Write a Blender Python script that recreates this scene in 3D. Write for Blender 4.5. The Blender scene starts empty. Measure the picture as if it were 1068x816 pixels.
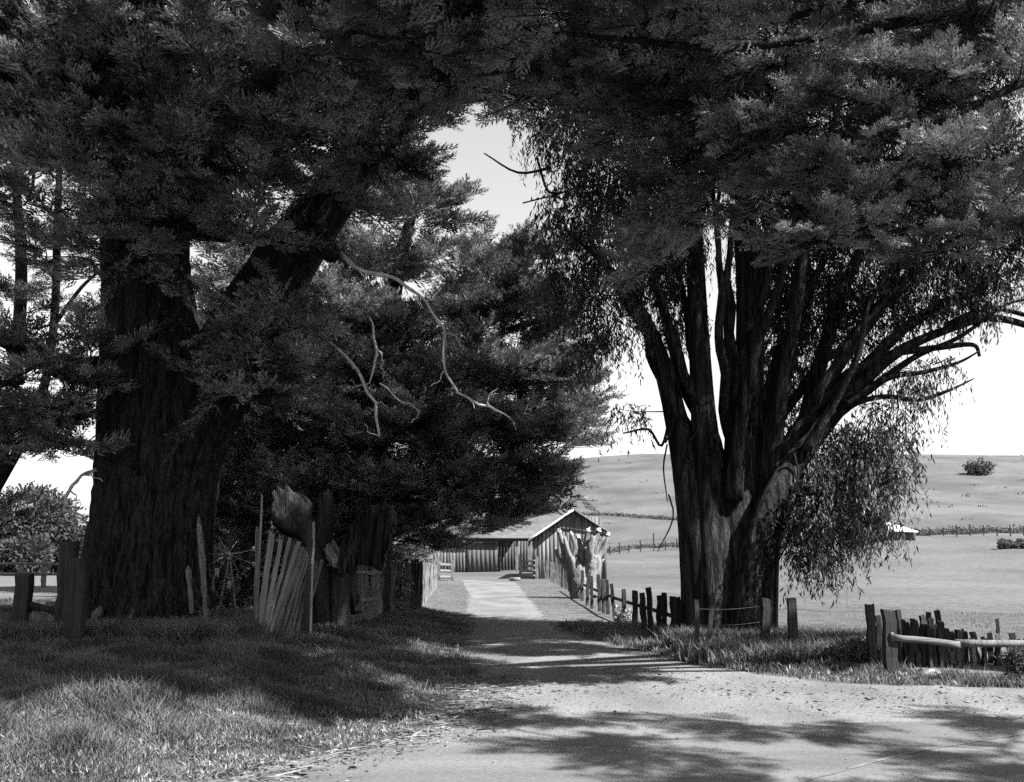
import bpy, math, random
import numpy as np
from mathutils import Vector
rng = np.random.default_rng(7); random.seed(7)
scene = bpy.context.scene
COL = scene.collection
PI = math.pi

# ------------------------------------------------------------------ camera frame (photo is 1068 x 816)
FP, EYE, TH = 1040.0, 2.0, math.atan(162/1040.0)
def P(px, py, d):
    u = (px-534)/FP; v = (408-py)/FP
    fy = math.cos(TH)-v*math.sin(TH); fz = math.sin(TH)+v*math.cos(TH)
    k = d/fy
    return np.array([u*k, d, EYE+fz*k])
def sst(a, b, t):
    t = np.clip((np.asarray(t, float)-a)/(b-a), 0, 1); return t*t*(3-2*t)
LE = np.array([[8.0,-3.4],[8.9,-2.5],[9.9,-1.9],[11.3,-1.0],[13.0,-.75],[15.7,-.5],[20,-.95],[24.6,-1.1],[42,-1.75],[60,-2.9],[69,-3.9],[100,-8]])
RE = np.array([[-50,30],[13.2,28],[14.0,12.0],[14.6,7.6],[15.1,4.8],[17.2,3.1],[19.3,2.35],[24.6,1.05],[42,.62],[60,0.1],[69,-.2],[100,-2]])
def ledge(y): return np.interp(y, LE[:,0], LE[:,1])
def redge(y): return np.interp(y, RE[:,0], RE[:,1])
def g(x, y):
    x = np.asarray(x, float); y = np.asarray(y, float)
    el = np.where(y < 8.9, -2.6-(8.9-y)*1.2, ledge(y))
    left = .34*sst(.15, 3.6, el-x)*sst(90, 45, y)*sst(4, 9, y)
    past = sst(50, 150, y)*(1.2+3.0*sst(5, 60, x))*sst(-8, 10, x-0*y)
    R = 430+25*np.sin(x*.006+1)
    h = sst(150, R, y)*(36+1.3*np.sin(x*.011+.6)+.5*np.sin(x*.05))*sst(-170, -20, x+0*y)
    h = h*(1-.55*sst(R, 900, y))
    rough = (.05*np.sin(x*1.3+y*.7)+.04*np.sin(x*.53-y*1.1))*sst(1.2, 3.5, x-redge(y))*sst(14, 18, y)
    fold = .8*np.sin(x*.045+y*.02)*np.sin(y*.03)*sst(120, 220, y)*sst(10,60,x)
    return left+past+h+rough+fold
def hit(px, py):
    p0 = P(px, py, 1.0); u = p0[0]; w = p0[2]-EYE
    d = 5.0
    while d < 800:
        if EYE+w*d <= float(g(u*d, d)): break
        d += .05 if d < 60 else .5
    return np.array([u*d, d, float(g(u*d, d))])

# ------------------------------------------------------------------ mesh helpers
ORIG = {}
def link_mesh(name, V, F, mats, parent=None, smooth=False, midx=None):
    """F: list of int arrays (n,k)."""
    V = np.asarray(V, float)
    org = np.zeros(3)
    if parent is not None: org = ORIG[parent.name]
    me = bpy.data.meshes.new(name)
    V = V-org
    me.vertices.add(len(V)); me.vertices.foreach_set('co', V.astype(np.float32).ravel())
    F = [np.asarray(f, np.int32) for f in F if len(f)]
    nl = sum(f.size for f in F); npoly = sum(len(f) for f in F)
    me.loops.add(nl); me.polygons.add(npoly)
    me.loops.foreach_set('vertex_index', np.concatenate([f.ravel() for f in F]))
    sizes = np.concatenate([np.full(len(f), f.shape[1], np.int32) for f in F])
    st = np.concatenate([[0], np.cumsum(sizes)[:-1]]).astype(np.int32)
    me.polygons.foreach_set('loop_start', st)
    if midx is not None: me.polygons.foreach_set('material_index', np.asarray(midx, np.int32))
    if smooth: me.polygons.foreach_set('use_smooth', np.ones(npoly, bool))
    if not isinstance(mats, (list, tuple)): mats = [mats]
    for m in mats: me.materials.append(m)
    me.update(calc_edges=True); me.validate()
    o = bpy.data.objects.new(name, me); COL.objects.link(o)
    if parent is not None: o.parent = parent
    ORIG[o.name] = org.copy()
    return o
def tag(o, label=None, cat=None, group=None, kind=None):
    if label: o['label'] = label
    if cat: o['category'] = cat
    if group: o['group'] = group
    if kind: o['kind'] = kind
    return o
def thing(name, loc, label, cat, group=None):
    o = bpy.data.objects.new(name, None); COL.objects.link(o)
    o.location = loc; o.empty_display_size = .3
    ORIG[o.name] = np.array(loc, float)
    return tag(o, label, cat, group)
class MB:
    def __init__(s): s.V = []; s.T = []; s.Q = []; s.mt = []; s.mq = []; s.n = 0
    def add(s, V, T=None, Q=None, m=0):
        V = np.asarray(V, float)
        if T is not None and len(T): s.T.append(np.asarray(T)+s.n); s.mt.append(np.full(len(T), m))
        if Q is not None and len(Q): s.Q.append(np.asarray(Q)+s.n); s.mq.append(np.full(len(Q), m))
        s.V.append(V); s.n += len(V)
    def box(s, c, size, rot=0, m=0, tilt=None):
        x, y, z = np.array(size)/2
        v = np.array([[a*x, b*y, e*z] for e in (-1, 1) for a, b in ((-1,-1),(1,-1),(1,1),(-1,1))])
        if tilt is not None: v = v @ np.asarray(tilt).T
        ca, sa = math.cos(rot), math.sin(rot)
        v = v @ np.array([[ca, sa, 0], [-sa, ca, 0], [0, 0, 1]])+np.asarray(c, float)
        s.add(v, Q=[[0,3,2,1],[4,5,6,7],[0,1,5,4],[1,2,6,5],[2,3,7,6],[3,0,4,7]], m=m)
    def build(s, name, mats, parent=None, smooth=False):
        F = []; mi = []
        if s.T: F.append(np.concatenate(s.T)); mi.append(np.concatenate(s.mt))
        if s.Q: F.append(np.concatenate(s.Q)); mi.append(np.concatenate(s.mq))
        return link_mesh(name, np.concatenate(s.V), F, mats, parent, smooth, np.concatenate(mi))
def catmull(pts, n):
    pts = np.asarray(pts, float)
    p = np.vstack([2*pts[0]-pts[1], pts, 2*pts[-1]-pts[-2]])
    out = []
    for i in range(len(pts)-1):
        a, b, c, d = p[i:i+4]
        t = np.linspace(0, 1, n, endpoint=False)[:, None]
        out.append(.5*((2*b)+(-a+c)*t+(2*a-5*b+4*c-d)*t*t+(-a+3*b-3*c+d)*t**3))
    out.append(pts[-1:]); return np.vstack(out)
def tube(mb, pts, rad, seg=8, n=5, flute=0, nf=7, rough=0, m=0, ph=None, cap=True, jag=0):
    pr = np.column_stack([np.asarray(pts, float), np.asarray(rad, float)])
    c = catmull(pr, n); C = c[:, :3]; R = np.maximum(c[:, 3], .002)
    T = np.gradient(C, axis=0); T /= np.linalg.norm(T, axis=1)[:, None]+1e-9
    ref = np.array([1., .13, 0]) if abs(T[0][0]) < .8 else np.array([0, 1., .1])
    a = np.linspace(0, 2*PI, seg, endpoint=False)
    ph = rng.uniform(0, 6.28) if ph is None else ph
    U = ref
    rings = []
    for i in range(len(C)):
        U = U-T[i]*np.dot(U, T[i]); U /= np.linalg.norm(U); W = np.cross(T[i], U)
        h = i/len(C)*9
        r = R[i]*(1+flute*(np.sin(nf*a+ph+.25*h)*.5+.35*np.sin((nf*2+1)*a+ph*2-.4*h)+.3*np.sin(3*a+ph+.6*h))
                  + (rough*(rng.random(seg)-.5) if rough else 0))
        rings.append(C[i]+np.outer(np.cos(a)*r, U)+np.outer(np.sin(a)*r, W))
    if jag: rings[-1] = rings[-1]+T[-1][None]*(rng.random(seg)[:, None]-.2)*jag*R[-1]*(1+np.cos(a+1)[:, None])
    V = np.vstack(rings)
    k = len(C); i = np.arange(k-1)[:, None]*seg; j = np.arange(seg)[None, :]; jn = (j+1) % seg
    Q = np.stack([i+j, i+jn, i+seg+jn, i+seg+j], -1).reshape(-1, 4)
    Tn = []
    if cap:
        V = np.vstack([V, C[-1:], C[:1]])
        e = len(V)-2; b = (k-1)*seg
        Tn = [[b+q, b+(q+1) % seg, e] for q in range(seg)]+[[(q+1) % seg, q, e+1] for q in range(seg)]
    mb.add(V, T=Tn, Q=Q, m=m)
    return C

# ------------------------------------------------------------------ materials (a black and white photograph: neutral greys)
def mat(name, lo, hi, scale=3, rough=.85, bump=.3, stretch=(1,1,1), island=0, trans=0, detail=6, fine=None, spec=.25, bdist=.02, p=(.35,.65)):
    m = bpy.data.materials.new(name); m.use_nodes = True
    nt = m.node_tree; N = nt.nodes; L = nt.links; N.clear()
    out = N.new('ShaderNodeOutputMaterial'); b = N.new('ShaderNodeBsdfPrincipled')
    b.inputs['Roughness'].default_value = rough; b.inputs['Specular IOR Level'].default_value = spec
    tc = N.new('ShaderNodeTexCoord'); mp = N.new('ShaderNodeMapping'); mp.inputs['Scale'].default_value = stretch
    L.new(tc.outputs['Object'], mp.inputs['Vector'])
    nz = N.new('ShaderNodeTexNoise'); nz.inputs['Scale'].default_value = scale; nz.inputs['Detail'].default_value = detail; nz.inputs['Distortion'].default_value = .8 if 'bark' in name else 0
    L.new(mp.outputs[0], nz.inputs['Vector'])
    cr = N.new('ShaderNodeValToRGB'); cr.color_ramp.elements[0].position = p[0]; cr.color_ramp.elements[1].position = p[1]
    cr.color_ramp.elements[0].color = (lo, lo, lo, 1); cr.color_ramp.elements[1].color = (hi, hi, hi, 1)
    L.new(nz.outputs['Fac'], cr.inputs[0]); col = cr.outputs[0]
    hgt = nz.outputs['Fac']
    if fine:
        n2 = N.new('ShaderNodeTexNoise'); n2.inputs['Scale'].default_value = fine[0]; n2.inputs['Detail'].default_value = 4
        L.new(mp.outputs[0], n2.inputs['Vector'])
        mr = N.new('ShaderNodeMapRange'); mr.inputs[1].default_value = .3; mr.inputs[2].default_value = .7
        mr.inputs[3].default_value = 1-fine[1]; mr.inputs[4].default_value = 1+fine[1]
        L.new(n2.outputs['Fac'], mr.inputs[0])
        mx = N.new('ShaderNodeVectorMath'); mx.operation = 'SCALE'
        L.new(col, mx.inputs[0]); L.new(mr.outputs[0], mx.inputs['Scale']); col = mx.outputs[0]
        ad = N.new('ShaderNodeMath'); ad.operation = 'ADD'; L.new(nz.outputs['Fac'], ad.inputs[0]); L.new(n2.outputs['Fac'], ad.inputs[1]); hgt = ad.outputs[0]
    if island:
        ge = N.new('ShaderNodeNewGeometry'); mr = N.new('ShaderNodeMapRange')
        mr.inputs[3].default_value = 1-island; mr.inputs[4].default_value = 1+island
        L.new(ge.outputs['Random Per Island'], mr.inputs[0])
        mx = N.new('ShaderNodeVectorMath'); mx.operation = 'SCALE'
        L.new(col, mx.inputs[0]); L.new(mr.outputs[0], mx.inputs['Scale']); col = mx.outputs[0]
    L.new(col, b.inputs['Base Color'])
    if bump:
        bp = N.new('ShaderNodeBump'); bp.inputs['Strength'].default_value = bump; bp.inputs['Distance'].default_value = bdist
        L.new(hgt, bp.inputs['Height']); L.new(bp.outputs[0], b.inputs['Normal'])
    if trans:
        t = N.new('ShaderNodeBsdfTranslucent'); L.new(col, t.inputs['Color'])
        ms = N.new('ShaderNodeMixShader'); ms.inputs[0].default_value = trans
        L.new(b.outputs[0], ms.inputs[1]); L.new(t.outputs[0], ms.inputs[2]); L.new(ms.outputs[0], out.inputs[0])
    else: L.new(b.outputs[0], out.inputs[0])
    return m
M = dict(
 pasture=mat('pasture_grass', .055, .09, .06, .95, .6, detail=14, fine=(2.5, .2), bdist=.05, spec=.05),
 gravel=mat('gravel', .085, .13, .9, .95, .6, fine=(28, .2), bdist=.02, detail=12, stretch=(1,.5,1), spec=.1),
 asphalt=mat('worn_asphalt', .07, .11, .8, .9, .6, stretch=(.5,1.6,1), fine=(45, .3), bdist=.01, detail=12, spec=.15),
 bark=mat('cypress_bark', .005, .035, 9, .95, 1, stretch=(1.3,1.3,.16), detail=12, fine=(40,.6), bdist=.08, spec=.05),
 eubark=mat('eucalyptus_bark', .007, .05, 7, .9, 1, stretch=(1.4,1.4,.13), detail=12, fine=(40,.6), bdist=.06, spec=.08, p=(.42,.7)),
 dead=mat('bleached_dead_wood', .22, .42, 6, .8, .6, stretch=(1,1,.3), fine=(30,.25)),
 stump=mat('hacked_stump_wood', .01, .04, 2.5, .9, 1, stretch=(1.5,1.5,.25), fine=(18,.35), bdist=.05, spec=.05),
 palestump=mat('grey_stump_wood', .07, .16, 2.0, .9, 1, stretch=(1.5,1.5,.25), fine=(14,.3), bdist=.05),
 cut=mat('fresh_cut_wood', .22, .36, 8, .8, .2),
 needle=mat('cypress_foliage', .03, .25, 1.0, .65, 0, island=.55, trans=.16, spec=.25, p=(.38,.62)),  # wide clump-sized tone range paints in lit and dark canopy contrast
 euleaf=mat('eucalyptus_leaf', .018, .06, 1.5, .5, 0, island=.5, trans=.25, spec=.4),
 leaf=mat('round_tree_leaf', .03, .055, .8, .75, 0, island=.4, trans=.2, spec=.2),
 bush=mat('bush_leaf', .06, .12, 3, .75, 0, island=.5, trans=.2, spec=.2),
 flower=mat('pale_blossom_leaf', .2, .5, 6, .75, 0, island=.5, trans=.2, spec=.2),
 grass=mat('verge_grass', .05, .14, 1.2, .8, 0, island=.55, trans=.3, spec=.2),
 broad=mat('broad_weed_leaf', .08, .22, 5, .5, 0, island=.5, trans=.3, spec=.4),
 pgrass=mat('pasture_blades', .08, .15, .5, .8, 0, island=.35, trans=.3, spec=.1),
 weed=mat('shade_weeds', .06, .14, 2, .8, 0, island=.5, trans=.25, spec=.15),
 litter=mat('bark_litter', .04, .14, 4, .85, 0, island=.6, spec=.1),
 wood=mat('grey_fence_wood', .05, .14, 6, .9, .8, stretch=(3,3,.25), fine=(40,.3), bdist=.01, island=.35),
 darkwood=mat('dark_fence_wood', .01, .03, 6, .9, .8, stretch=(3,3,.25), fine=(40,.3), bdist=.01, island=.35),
 palewood=mat('pale_split_wood', .12, .24, 5, .85, .8, stretch=(3,3,.3), fine=(30,.3), bdist=.005, island=.2),
 railwood=mat('grey_rail_wood', .06, .13, 5, .9, 0, stretch=(.5,22,22), fine=(6,.3), bdist=.003),
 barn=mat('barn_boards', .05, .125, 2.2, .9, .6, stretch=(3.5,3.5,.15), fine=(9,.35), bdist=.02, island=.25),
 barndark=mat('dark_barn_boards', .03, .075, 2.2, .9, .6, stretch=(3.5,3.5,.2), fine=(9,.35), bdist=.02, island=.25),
 roof=mat('corrugated_roof', .045, .07, 1.5, .7, .3, stretch=(1,1,1), fine=(6,.2)),
 white=mat('white_paint', .7, .8, 3, .6, .05),
 iron=mat('rusty_iron', .06, .14, 12, .7, .3),
 wire=mat('fence_wire', .03, .05, 3, .5, 0),
 dark=mat('dark_opening', .01, .02, 3, .95, 0),
 scrub=mat('hill_scrub', .06, .09, .8, .9, 0, island=.4, trans=.1),
)

# ------------------------------------------------------------------ ground
def terrain():
    ys = [-40, -20, -8, 0]; y = 0
    while y < 1100:
        y += max(.35, .035*y); ys.append(y)
    xs = [0.]; x = 0
    while x < 900:
        x += max(.35, .05*x); xs.append(x)
    xs = np.array([-v for v in xs[:0:-1]]+xs); ys = np.array(ys)
    X, Y = np.meshgrid(xs, ys); Z = g(X, Y)
    V = np.column_stack([X.ravel(), Y.ravel(), Z.ravel()])
    nx, ny = len(xs), len(ys)
    i = np.arange(ny-1)[:, None]*nx; j = np.arange(nx-1)[None, :]
    Q = np.stack([i+j, i+j+1, i+nx+j+1, i+nx+j], -1).reshape(-1, 4)
    o = link_mesh('ground', V, [Q], M['pasture'], smooth=True); o['kind'] = 'structure'
terrain()
import bmesh
def flat_poly(name, pts, z, m):
    pts = np.array(pts, float); out = []
    for k in range(len(pts)):
        a, b = pts[k], pts[(k+1) % len(pts)]; L = np.linalg.norm(b-a); n = max(1, int(L/.2)) if L < 40 else 30
        nrm = np.array([-(b-a)[1], (b-a)[0]])/(L+1e-9)
        for t in range(n):
            q = a+(b-a)*t/n
            out.append(q+nrm*(rng.normal(0, .05)+.06*math.sin(t*.9+k)))
    bm = bmesh.new(); vs = [bm.verts.new((q[0], q[1], z)) for q in out]
    es = [bm.edges.new((vs[i], vs[(i+1) % len(vs)])) for i in range(len(vs))]
    bmesh.ops.triangle_fill(bm, use_beauty=True, edges=es, normal=(0, 0, 1))
    me = bpy.data.meshes.new(name); bm.to_mesh(me); bm.free(); me.materials.append(m)
    o = bpy.data.objects.new(name, me); COL.objects.link(o); o['kind'] = 'structure'
    return o
lef = [(ledge(y)-.05, y) for y in (66, 60, 52, 42, 33, 27, 24.6, 22, 20, 18, 15.7, 14.5, 13, 11.3, 9.9, 8.9)]
rig = [(redge(y), y) for y in (14.0, 14.6, 15.1, 16, 17.2, 18.3, 19.3, 22, 24.6, 33, 42, 52, 60, 66)]
flat_poly('lane', [(-11, 75), (-12, 67), (-7, 66.5)]+lef+[(-4.2, 7), (-9, -6), (26, -6), (28, 13.4)]+rig+[(1.5, 70), (1.2, 75)], .008, M['gravel'])
flat_poly('road', [(-2.9, 8.5), (-2.2, 9.2), (-.6, 10.4), (1.2, 11.0), (3.5, 11.6), (6.5, 12.4), (11, 12.9), (26, 13), (26, -6), (-8.5, -6), (-5.2, 3)], .016, M['asphalt'])

# ------------------------------------------------------------------ foliage
def rotmats(d, up):
    x = d/np.linalg.norm(d, axis=1)[:, None]
    z = up-x*np.sum(up*x, 1)[:, None]; z /= np.linalg.norm(z, axis=1)[:, None]+1e-9
    y = np.cross(z, x); return np.stack([x, y, z], -1)
def place(proto, cen, R, s):
    """proto (k,3,3) triangles -> (n*k*3,3)."""
    k = proto.shape[0]
    v = np.einsum('nij,kj->nki', R, proto.reshape(-1, 3))*s[:, None, None]+cen[:, None, :]
    return v.reshape(-1, 3)
def make_plume(r):
    tr = []
    def leaf(p, a, L, w, z):
        dx, dy = math.cos(a), math.sin(a)
        tip = p+np.array([dx*L, dy*L, z]); n = np.array([-dy, dx, r.uniform(-.6, .6)])*w
        tr.append([p-n, p+n, tip])
    for i in range(9):
        t = .08+.1*i; side = 1 if i % 2 else -1
        base = np.array([t, 0, .10*t-.10*t*t+r.uniform(-.02, .02)])
        L = .42*(1-t*.75); a = side*r.uniform(.5, .9)
        for q in range(5):
            f = q/5; p = base+np.array([math.cos(a)*L*f, math.sin(a)*L*f, r.uniform(-.03, .05)])
            leaf(p, a*.6+r.uniform(-.4, .4), L*.62, .02+.012*r.random(), r.uniform(-.05, .08))
    leaf(np.array([.75, 0, .04]), r.uniform(-.15, .15), .3, .03, .03)
    leaf(np.array([.45, 0, .04]), r.uniform(-.2, .2), .4, .022, .05)
    leaf(np.array([.1, 0, .02]), r.uniform(-.2, .2), .45, .018, .0)
    return np.array(tr)
PL = [make_plume(rng) for _ in range(6)]
def rand_in(n, shell=.5):
    d = rng.normal(size=(n, 3)); d /= np.linalg.norm(d, axis=1)[:, None]
    return d*(rng.random(n)[:, None]**(1/3.))*(1-shell)+d*shell*rng.random(n)[:, None]**.3
def add_tris(mb, V, m):
    mb.add(V, T=np.arange(len(V)).reshape(-1, 3), m=m)
BD = 3.3
def cyp_clump(mb, px, py, d, rx, ry, rd, axis, nb=None, scale=1., lean=(0, 0), bl=1.6, mleaf=1, mtw=0):
    c = P(px, py, d); R3 = np.array([rx*d/FP, rd, ry*d/FP])
    area = R3[0]*R3[2]*PI
    if nb is None: nb = max(4, int(area*5.0))
    nb = int(nb*BD)
    off = rand_in(nb)
    st = c+off*R3*.75
    out = off*R3; out[:, 2] *= .5
    rad = c-axis; rad[2] = 0; rad = rad/(np.linalg.norm(rad)+1e-6)
    D = out/(np.linalg.norm(out, axis=1)[:, None]+1e-6)*.8+rad*.75+rng.normal(0, .3, (nb, 3))
    D[:, 2] = D[:, 2]*.5+rng.uniform(-.25, .5, nb)
    D[:, 0] += lean[0]; D[:, 2] += lean[1]
    D /= np.linalg.norm(D, axis=1)[:, None]
    L = bl*scale*rng.uniform(.6, 1.2, nb)*min(1.0, .45+.4*R3.min())
    K = 13
    t = np.linspace(.05, 1, K)
    droop = rng.uniform(-.2, .12, nb)
    pos = st[:, None, :]+D[:, None, :]*(L[:, None]*t)[:, :, None]
    pos[:, :, 2] += droop[:, None]*(t**2)*L[:, None]
    side = np.cross(D, [0, 0, 1]); side /= np.linalg.norm(side, axis=1)[:, None]+1e-6
    sg = np.where(np.arange(K) % 2, 1, -1)*(1-.9*t**3)
    dr = D[:, None, :]*.8+side[:, None, :]*sg[None, :, None]*.8+rng.normal(0, .16, (nb, K, 3))
    dr[:, :, 2] += .12
    up = np.array([0, 0, 1.])+rng.normal(0, .45, (nb, K, 3))
    s = (L[:, None]*.62*(1.1-.45*t)*rng.uniform(.8, 1.25, (nb, K)))
    pos = pos.reshape(-1, 3); dr = dr.reshape(-1, 3); up = up.reshape(-1, 3); s = s.ravel()
    Rm = rotmats(dr, up); which = rng.integers(0, 6, len(pos))
    for k in range(6):
        w = which == k
        if w.any(): add_tris(mb, place(PL[k], pos[w], Rm[w], s[w]), mleaf)
    for i in range(nb):
        e = st[i]+D[i]*L[i]*.9; e[2] += droop[i]*L[i]*.8; b = st[i]*.6+c*.4
        tube(mb, [b, st[i], e], [.016, .012, .004], seg=3, n=2, m=mtw, cap=False)
    return c
def branch_to(mb, nodes, c, r0=.05, m=0):
    """a limb from the nearest limb point to a clump centre"""
    if len(nodes) == 0: return
    A = np.array(nodes); i = int(np.argmin(np.linalg.norm(A-c, axis=1)+np.maximum(0, A[:, 2]-c[2])*.8)); a = A[i]
    L = np.linalg.norm(c-a)
    if L < .3: return
    m1 = a*.6+c*.4+rng.normal(0, .07*L, 3); m2 = a*.25+c*.75+rng.normal(0, .05*L, 3)
    r = r0*(.6+.25*L)
    C = tube(mb, [a, m1, m2, c], [r, r*.7, r*.5, r*.3], seg=6, n=4, m=m)
    nodes.extend(C[4::3])
lf = np.array([[[0,0,0],[.45,.5,.03],[1,0,0]], [[0,0,0],[1,0,0],[.45,-.5,.03]]])
def leaf_set(mb, pos, dr, L, w, m):
    n = len(pos); up = rng.normal(size=(n, 3)); R = rotmats(dr, up)
    pr = lf.reshape(-1, 3)
    loc = np.repeat(pr[None], n, 0)*np.stack([L, w, L], -1)[:, None, :]
    v = np.einsum('nij,nkj->nki', R, loc)+pos[:, None, :]
    V = v.reshape(-1, 3)
    T = np.arange(len(V)).reshape(-1, 3); 
    mb.add(V, T=T, m=m)
def eu_clump(mb, px, py, d, rx, ry, rd, dens=1., LL=.15, hang=1., mleaf=1, mtw=0):
    c = P(px, py, d); R3 = np.array([rx*d/FP, rd, ry*d/FP])
    nb = max(4, int(R3[0]*R3[2]*PI*80*dens))
    off = rand_in(nb, .3)
    st = c+off*R3
    h = rng.normal(0, 1, (nb, 3)); h[:, 2] = 0; h /= np.linalg.norm(h, axis=1)[:, None]+1e-6
    L = rng.uniform(.35, .95, nb)
    K = 16; t = np.linspace(0, 1, K)
    pos = st[:, None, :]+h[:, None, :]*(L[:, None]*.55*np.sin(t*1.5))[:, :, None]
    pos[:, :, 2] -= (L[:, None]*(t**1.6)*.85*hang)
    for i in range(0, nb, 2):
        tube(mb, [c*.5+st[i]*.5, st[i], pos[i, K//2], pos[i, -1]], [.012, .009, .006, .003], seg=3, n=1, m=mtw, cap=False)
    pos = pos.reshape(-1, 3)+rng.normal(0, .03, (nb*K, 3))
    dr = rng.normal(0, .42, pos.shape); dr[:, 2] = -1*hang+rng.normal(0, .35, len(pos))
    Ls = LL*rng.uniform(.6, 1.25, len(pos))
    leaf_set(mb, pos, dr, Ls, Ls*.21, mleaf)
    return c
def puff(mb, c, R3, n, L=.12, w=.5, lumps=14, m=0, shell=.75):
    c = np.asarray(c, float); R3 = np.asarray(R3, float)
    ce = rand_in(lumps, .8)*R3*.7+c; k = rng.integers(0, lumps, n)
    rr = R3.min()*rng.uniform(.35, .6, lumps)
    d = rng.normal(size=(n, 3)); d /= np.linalg.norm(d, axis=1)[:, None]
    pos = ce[k]+d*rr[k][:, None]*(shell+(1-shell)*rng.random(n)[:, None]*1.3)
    dr = d+rng.normal(0, .6, (n, 3)); dr[:, 2] += .2
    Ls = L*rng.uniform(.6, 1.3, n)
    leaf_set(mb, pos, dr, Ls, Ls*w, m)

def topx(x, y, z):
    v = (z-EYE)/y; t = math.tan(TH); py = 408-FP*(v-t)/(1+v*t); fy = math.cos(TH)-(408-py)/FP*math.sin(TH)
    return 534+x/y*fy*FP, py, y
def px_tube(mb, pl, seg=12, n=6, jit=0, **kw):
    if jit:
        q = [pl[0]]
        for a, b in zip(pl[:-1], pl[1:]):
            L = math.hypot(b[0]-a[0], b[1]-a[1])
            for t in (.33, .67): q.append(tuple(np.array(a)*(1-t)+np.array(b)*t+rng.normal(0, jit*L, 4)*[1, 1, .02, 0]))
            q.append(b)
        pl = q; n = max(2, n//2)
    pts = [P(a, b, d) for a, b, d, r in pl]; rad = [r*d/FP for a, b, d, r in pl]
    return tube(mb, pts, rad, seg=seg, n=n, **kw)

# ------------------------------------------------------------------ the big cypress at the left
b0 = P(150, 668, 20.5); b0[2] = float(g(b0[0], b0[1]))
T1 = thing('cypress_tree', b0, 'massive dark cypress with a huge fluted trunk, left of the lane', 'tree')
mb = MB()
TR = px_tube(mb, [(148,695,20.5,84),(150,660,20.5,76),(153,610,20.5,66),(160,540,20.5,61),(166,470,20.4,62),(163,390,20.3,58),(152,300,20.2,46),(150,210,20.2,46),(150,60,20.2,46),(150,-80,20,40),(160,-260,20,28),(170,-420,20,12)],
             seg=72, n=9, flute=.055, nf=7, rough=.05)
for a, b, r in ((-.9, .2, 17), (-.3, -.9, 15), (.6, -.8, 18), (1.0, 0.0, 20), (.2, 1, 15), (-1, -.6, 14)):
    q = b0+np.array([a*1.15, b*1.15, 0]); q2 = b0+np.array([a*1.75, b*1.75, 0])
    tube(mb, [b0+np.array([a*.55, b*.55, 2.2]), b0+np.array([a*.85, b*.85, .9]), q+[0,0,.22], q2-[0,0,.12]], [.3, .36, .3, .12], seg=12, n=6, flute=.1, nf=4, rough=.05)
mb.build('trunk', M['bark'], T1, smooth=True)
nodes1 = list(TR[18::3])
limbs1 = [
 [(165,600,20.3,40),(185,480,20.2,42),(245,360,19.9,38),(293,280,19.6,33),(340,215,19.2,27),(380,165,18.8,22),(425,100,18.4,16),(470,20,18,11),(500,-80,18,6)],
 [(215,250,20,26),(222,150,19.6,21),(235,60,19,18),(250,-40,18.6,14),(262,-180,18,6)],
 [(120,390,20,20),(70,385,19.4,14),(20,360,19,10),(-60,330,18.6,5)],
 [(140,150,20,24),(90,80,19,18),(30,20,18,13),(-60,-60,17,7)],
 [(200,120,20,22),(280,50,18,17),(370,0,16.5,12),(470,-50,15,6)],
 [(335,215,19.2,14),(300,180,18.8,10),(270,175,18.6,7),(235,200,18.6,4)],
 [(318,240,19,16),(334,254,18.5,14),(344,263,18.2,11),(347,266,18.1,9)],
 [(400,130,18.6,13),(450,108,18,9),(520,98,17.5,6),(600,96,17,4),(650,92,16.8,2)],
 [(190,200,20,22),(200,0,17,17),(230,-160,14,12),(250,-300,11,6)],
 [(150,60,20,20),(60,-80,17,14),(0,-240,14,8)],
]
for l in limbs1:
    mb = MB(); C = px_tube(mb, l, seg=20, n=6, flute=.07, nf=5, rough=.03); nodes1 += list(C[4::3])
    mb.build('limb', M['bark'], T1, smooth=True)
mb = MB()
for l in ([(338,240,18.6,4),(350,262,18.4,4.2),(375,281,18.2,3.4),(415,292,18,2.8),(445,315,17.9,2.2),(464,345,17.8,1.8),(464,385,17.8,1.6),(478,410,17.8,1.8),(510,424,17.7,2),(532,436,17.6,1)],
          [(340,355,18.5,2),(372,385,18.4,2.4),(392,420,18.4,2.2),(396,455,18.4,1.6)],
          [(385,330,18.5,1.2),(393,365,18.4,2.2),(385,400,18.4,1.5)],
          [(396,400,18.3,1.6),(420,420,18.3,1.2),(438,428,18.2,.8)],
          [(90,130,18.5,1.5),(100,160,18.4,2),(108,200,18.3,1.6),(112,225,18.3,1)],
          [(125,165,18.3,1.4),(140,150,18.2,2),(148,133,18.2,1)],
          [(100,490,19.5,3),(85,496,19.3,2.5),(72,512,19.2,2.5),(66,532,19.2,2),(88,540,19,1)],
          [(228,262,18.8,3),(262,245,18.7,3),(280,180,18.7,3),(262,178,18.7,1.4)]):
    mb = MB(); px_tube(mb, [(a, b_, c_, e*.72) for a, b_, c_, e in l], seg=7, n=5, rough=.35, jit=.035)
    for k in range(1, len(l)):
        x, y, d, q = l[k]; an = rng.uniform(0, 6.28); q = max(.7, q*.45); e = rng.uniform(8, 26)
        px_tube(mb, [(x, y, d, q), (x+e*.5*math.cos(an), y+e*.5*math.sin(an)+2, d-.1, q*.7), (x+e*math.cos(an+.4), y+e*math.sin(an+.4)+5, d-.2, .4)], seg=4, n=4, jit=.1)
    mb.build('dead_branch', M['dead'], T1, smooth=True)
ax1 = TR[30]
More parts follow.
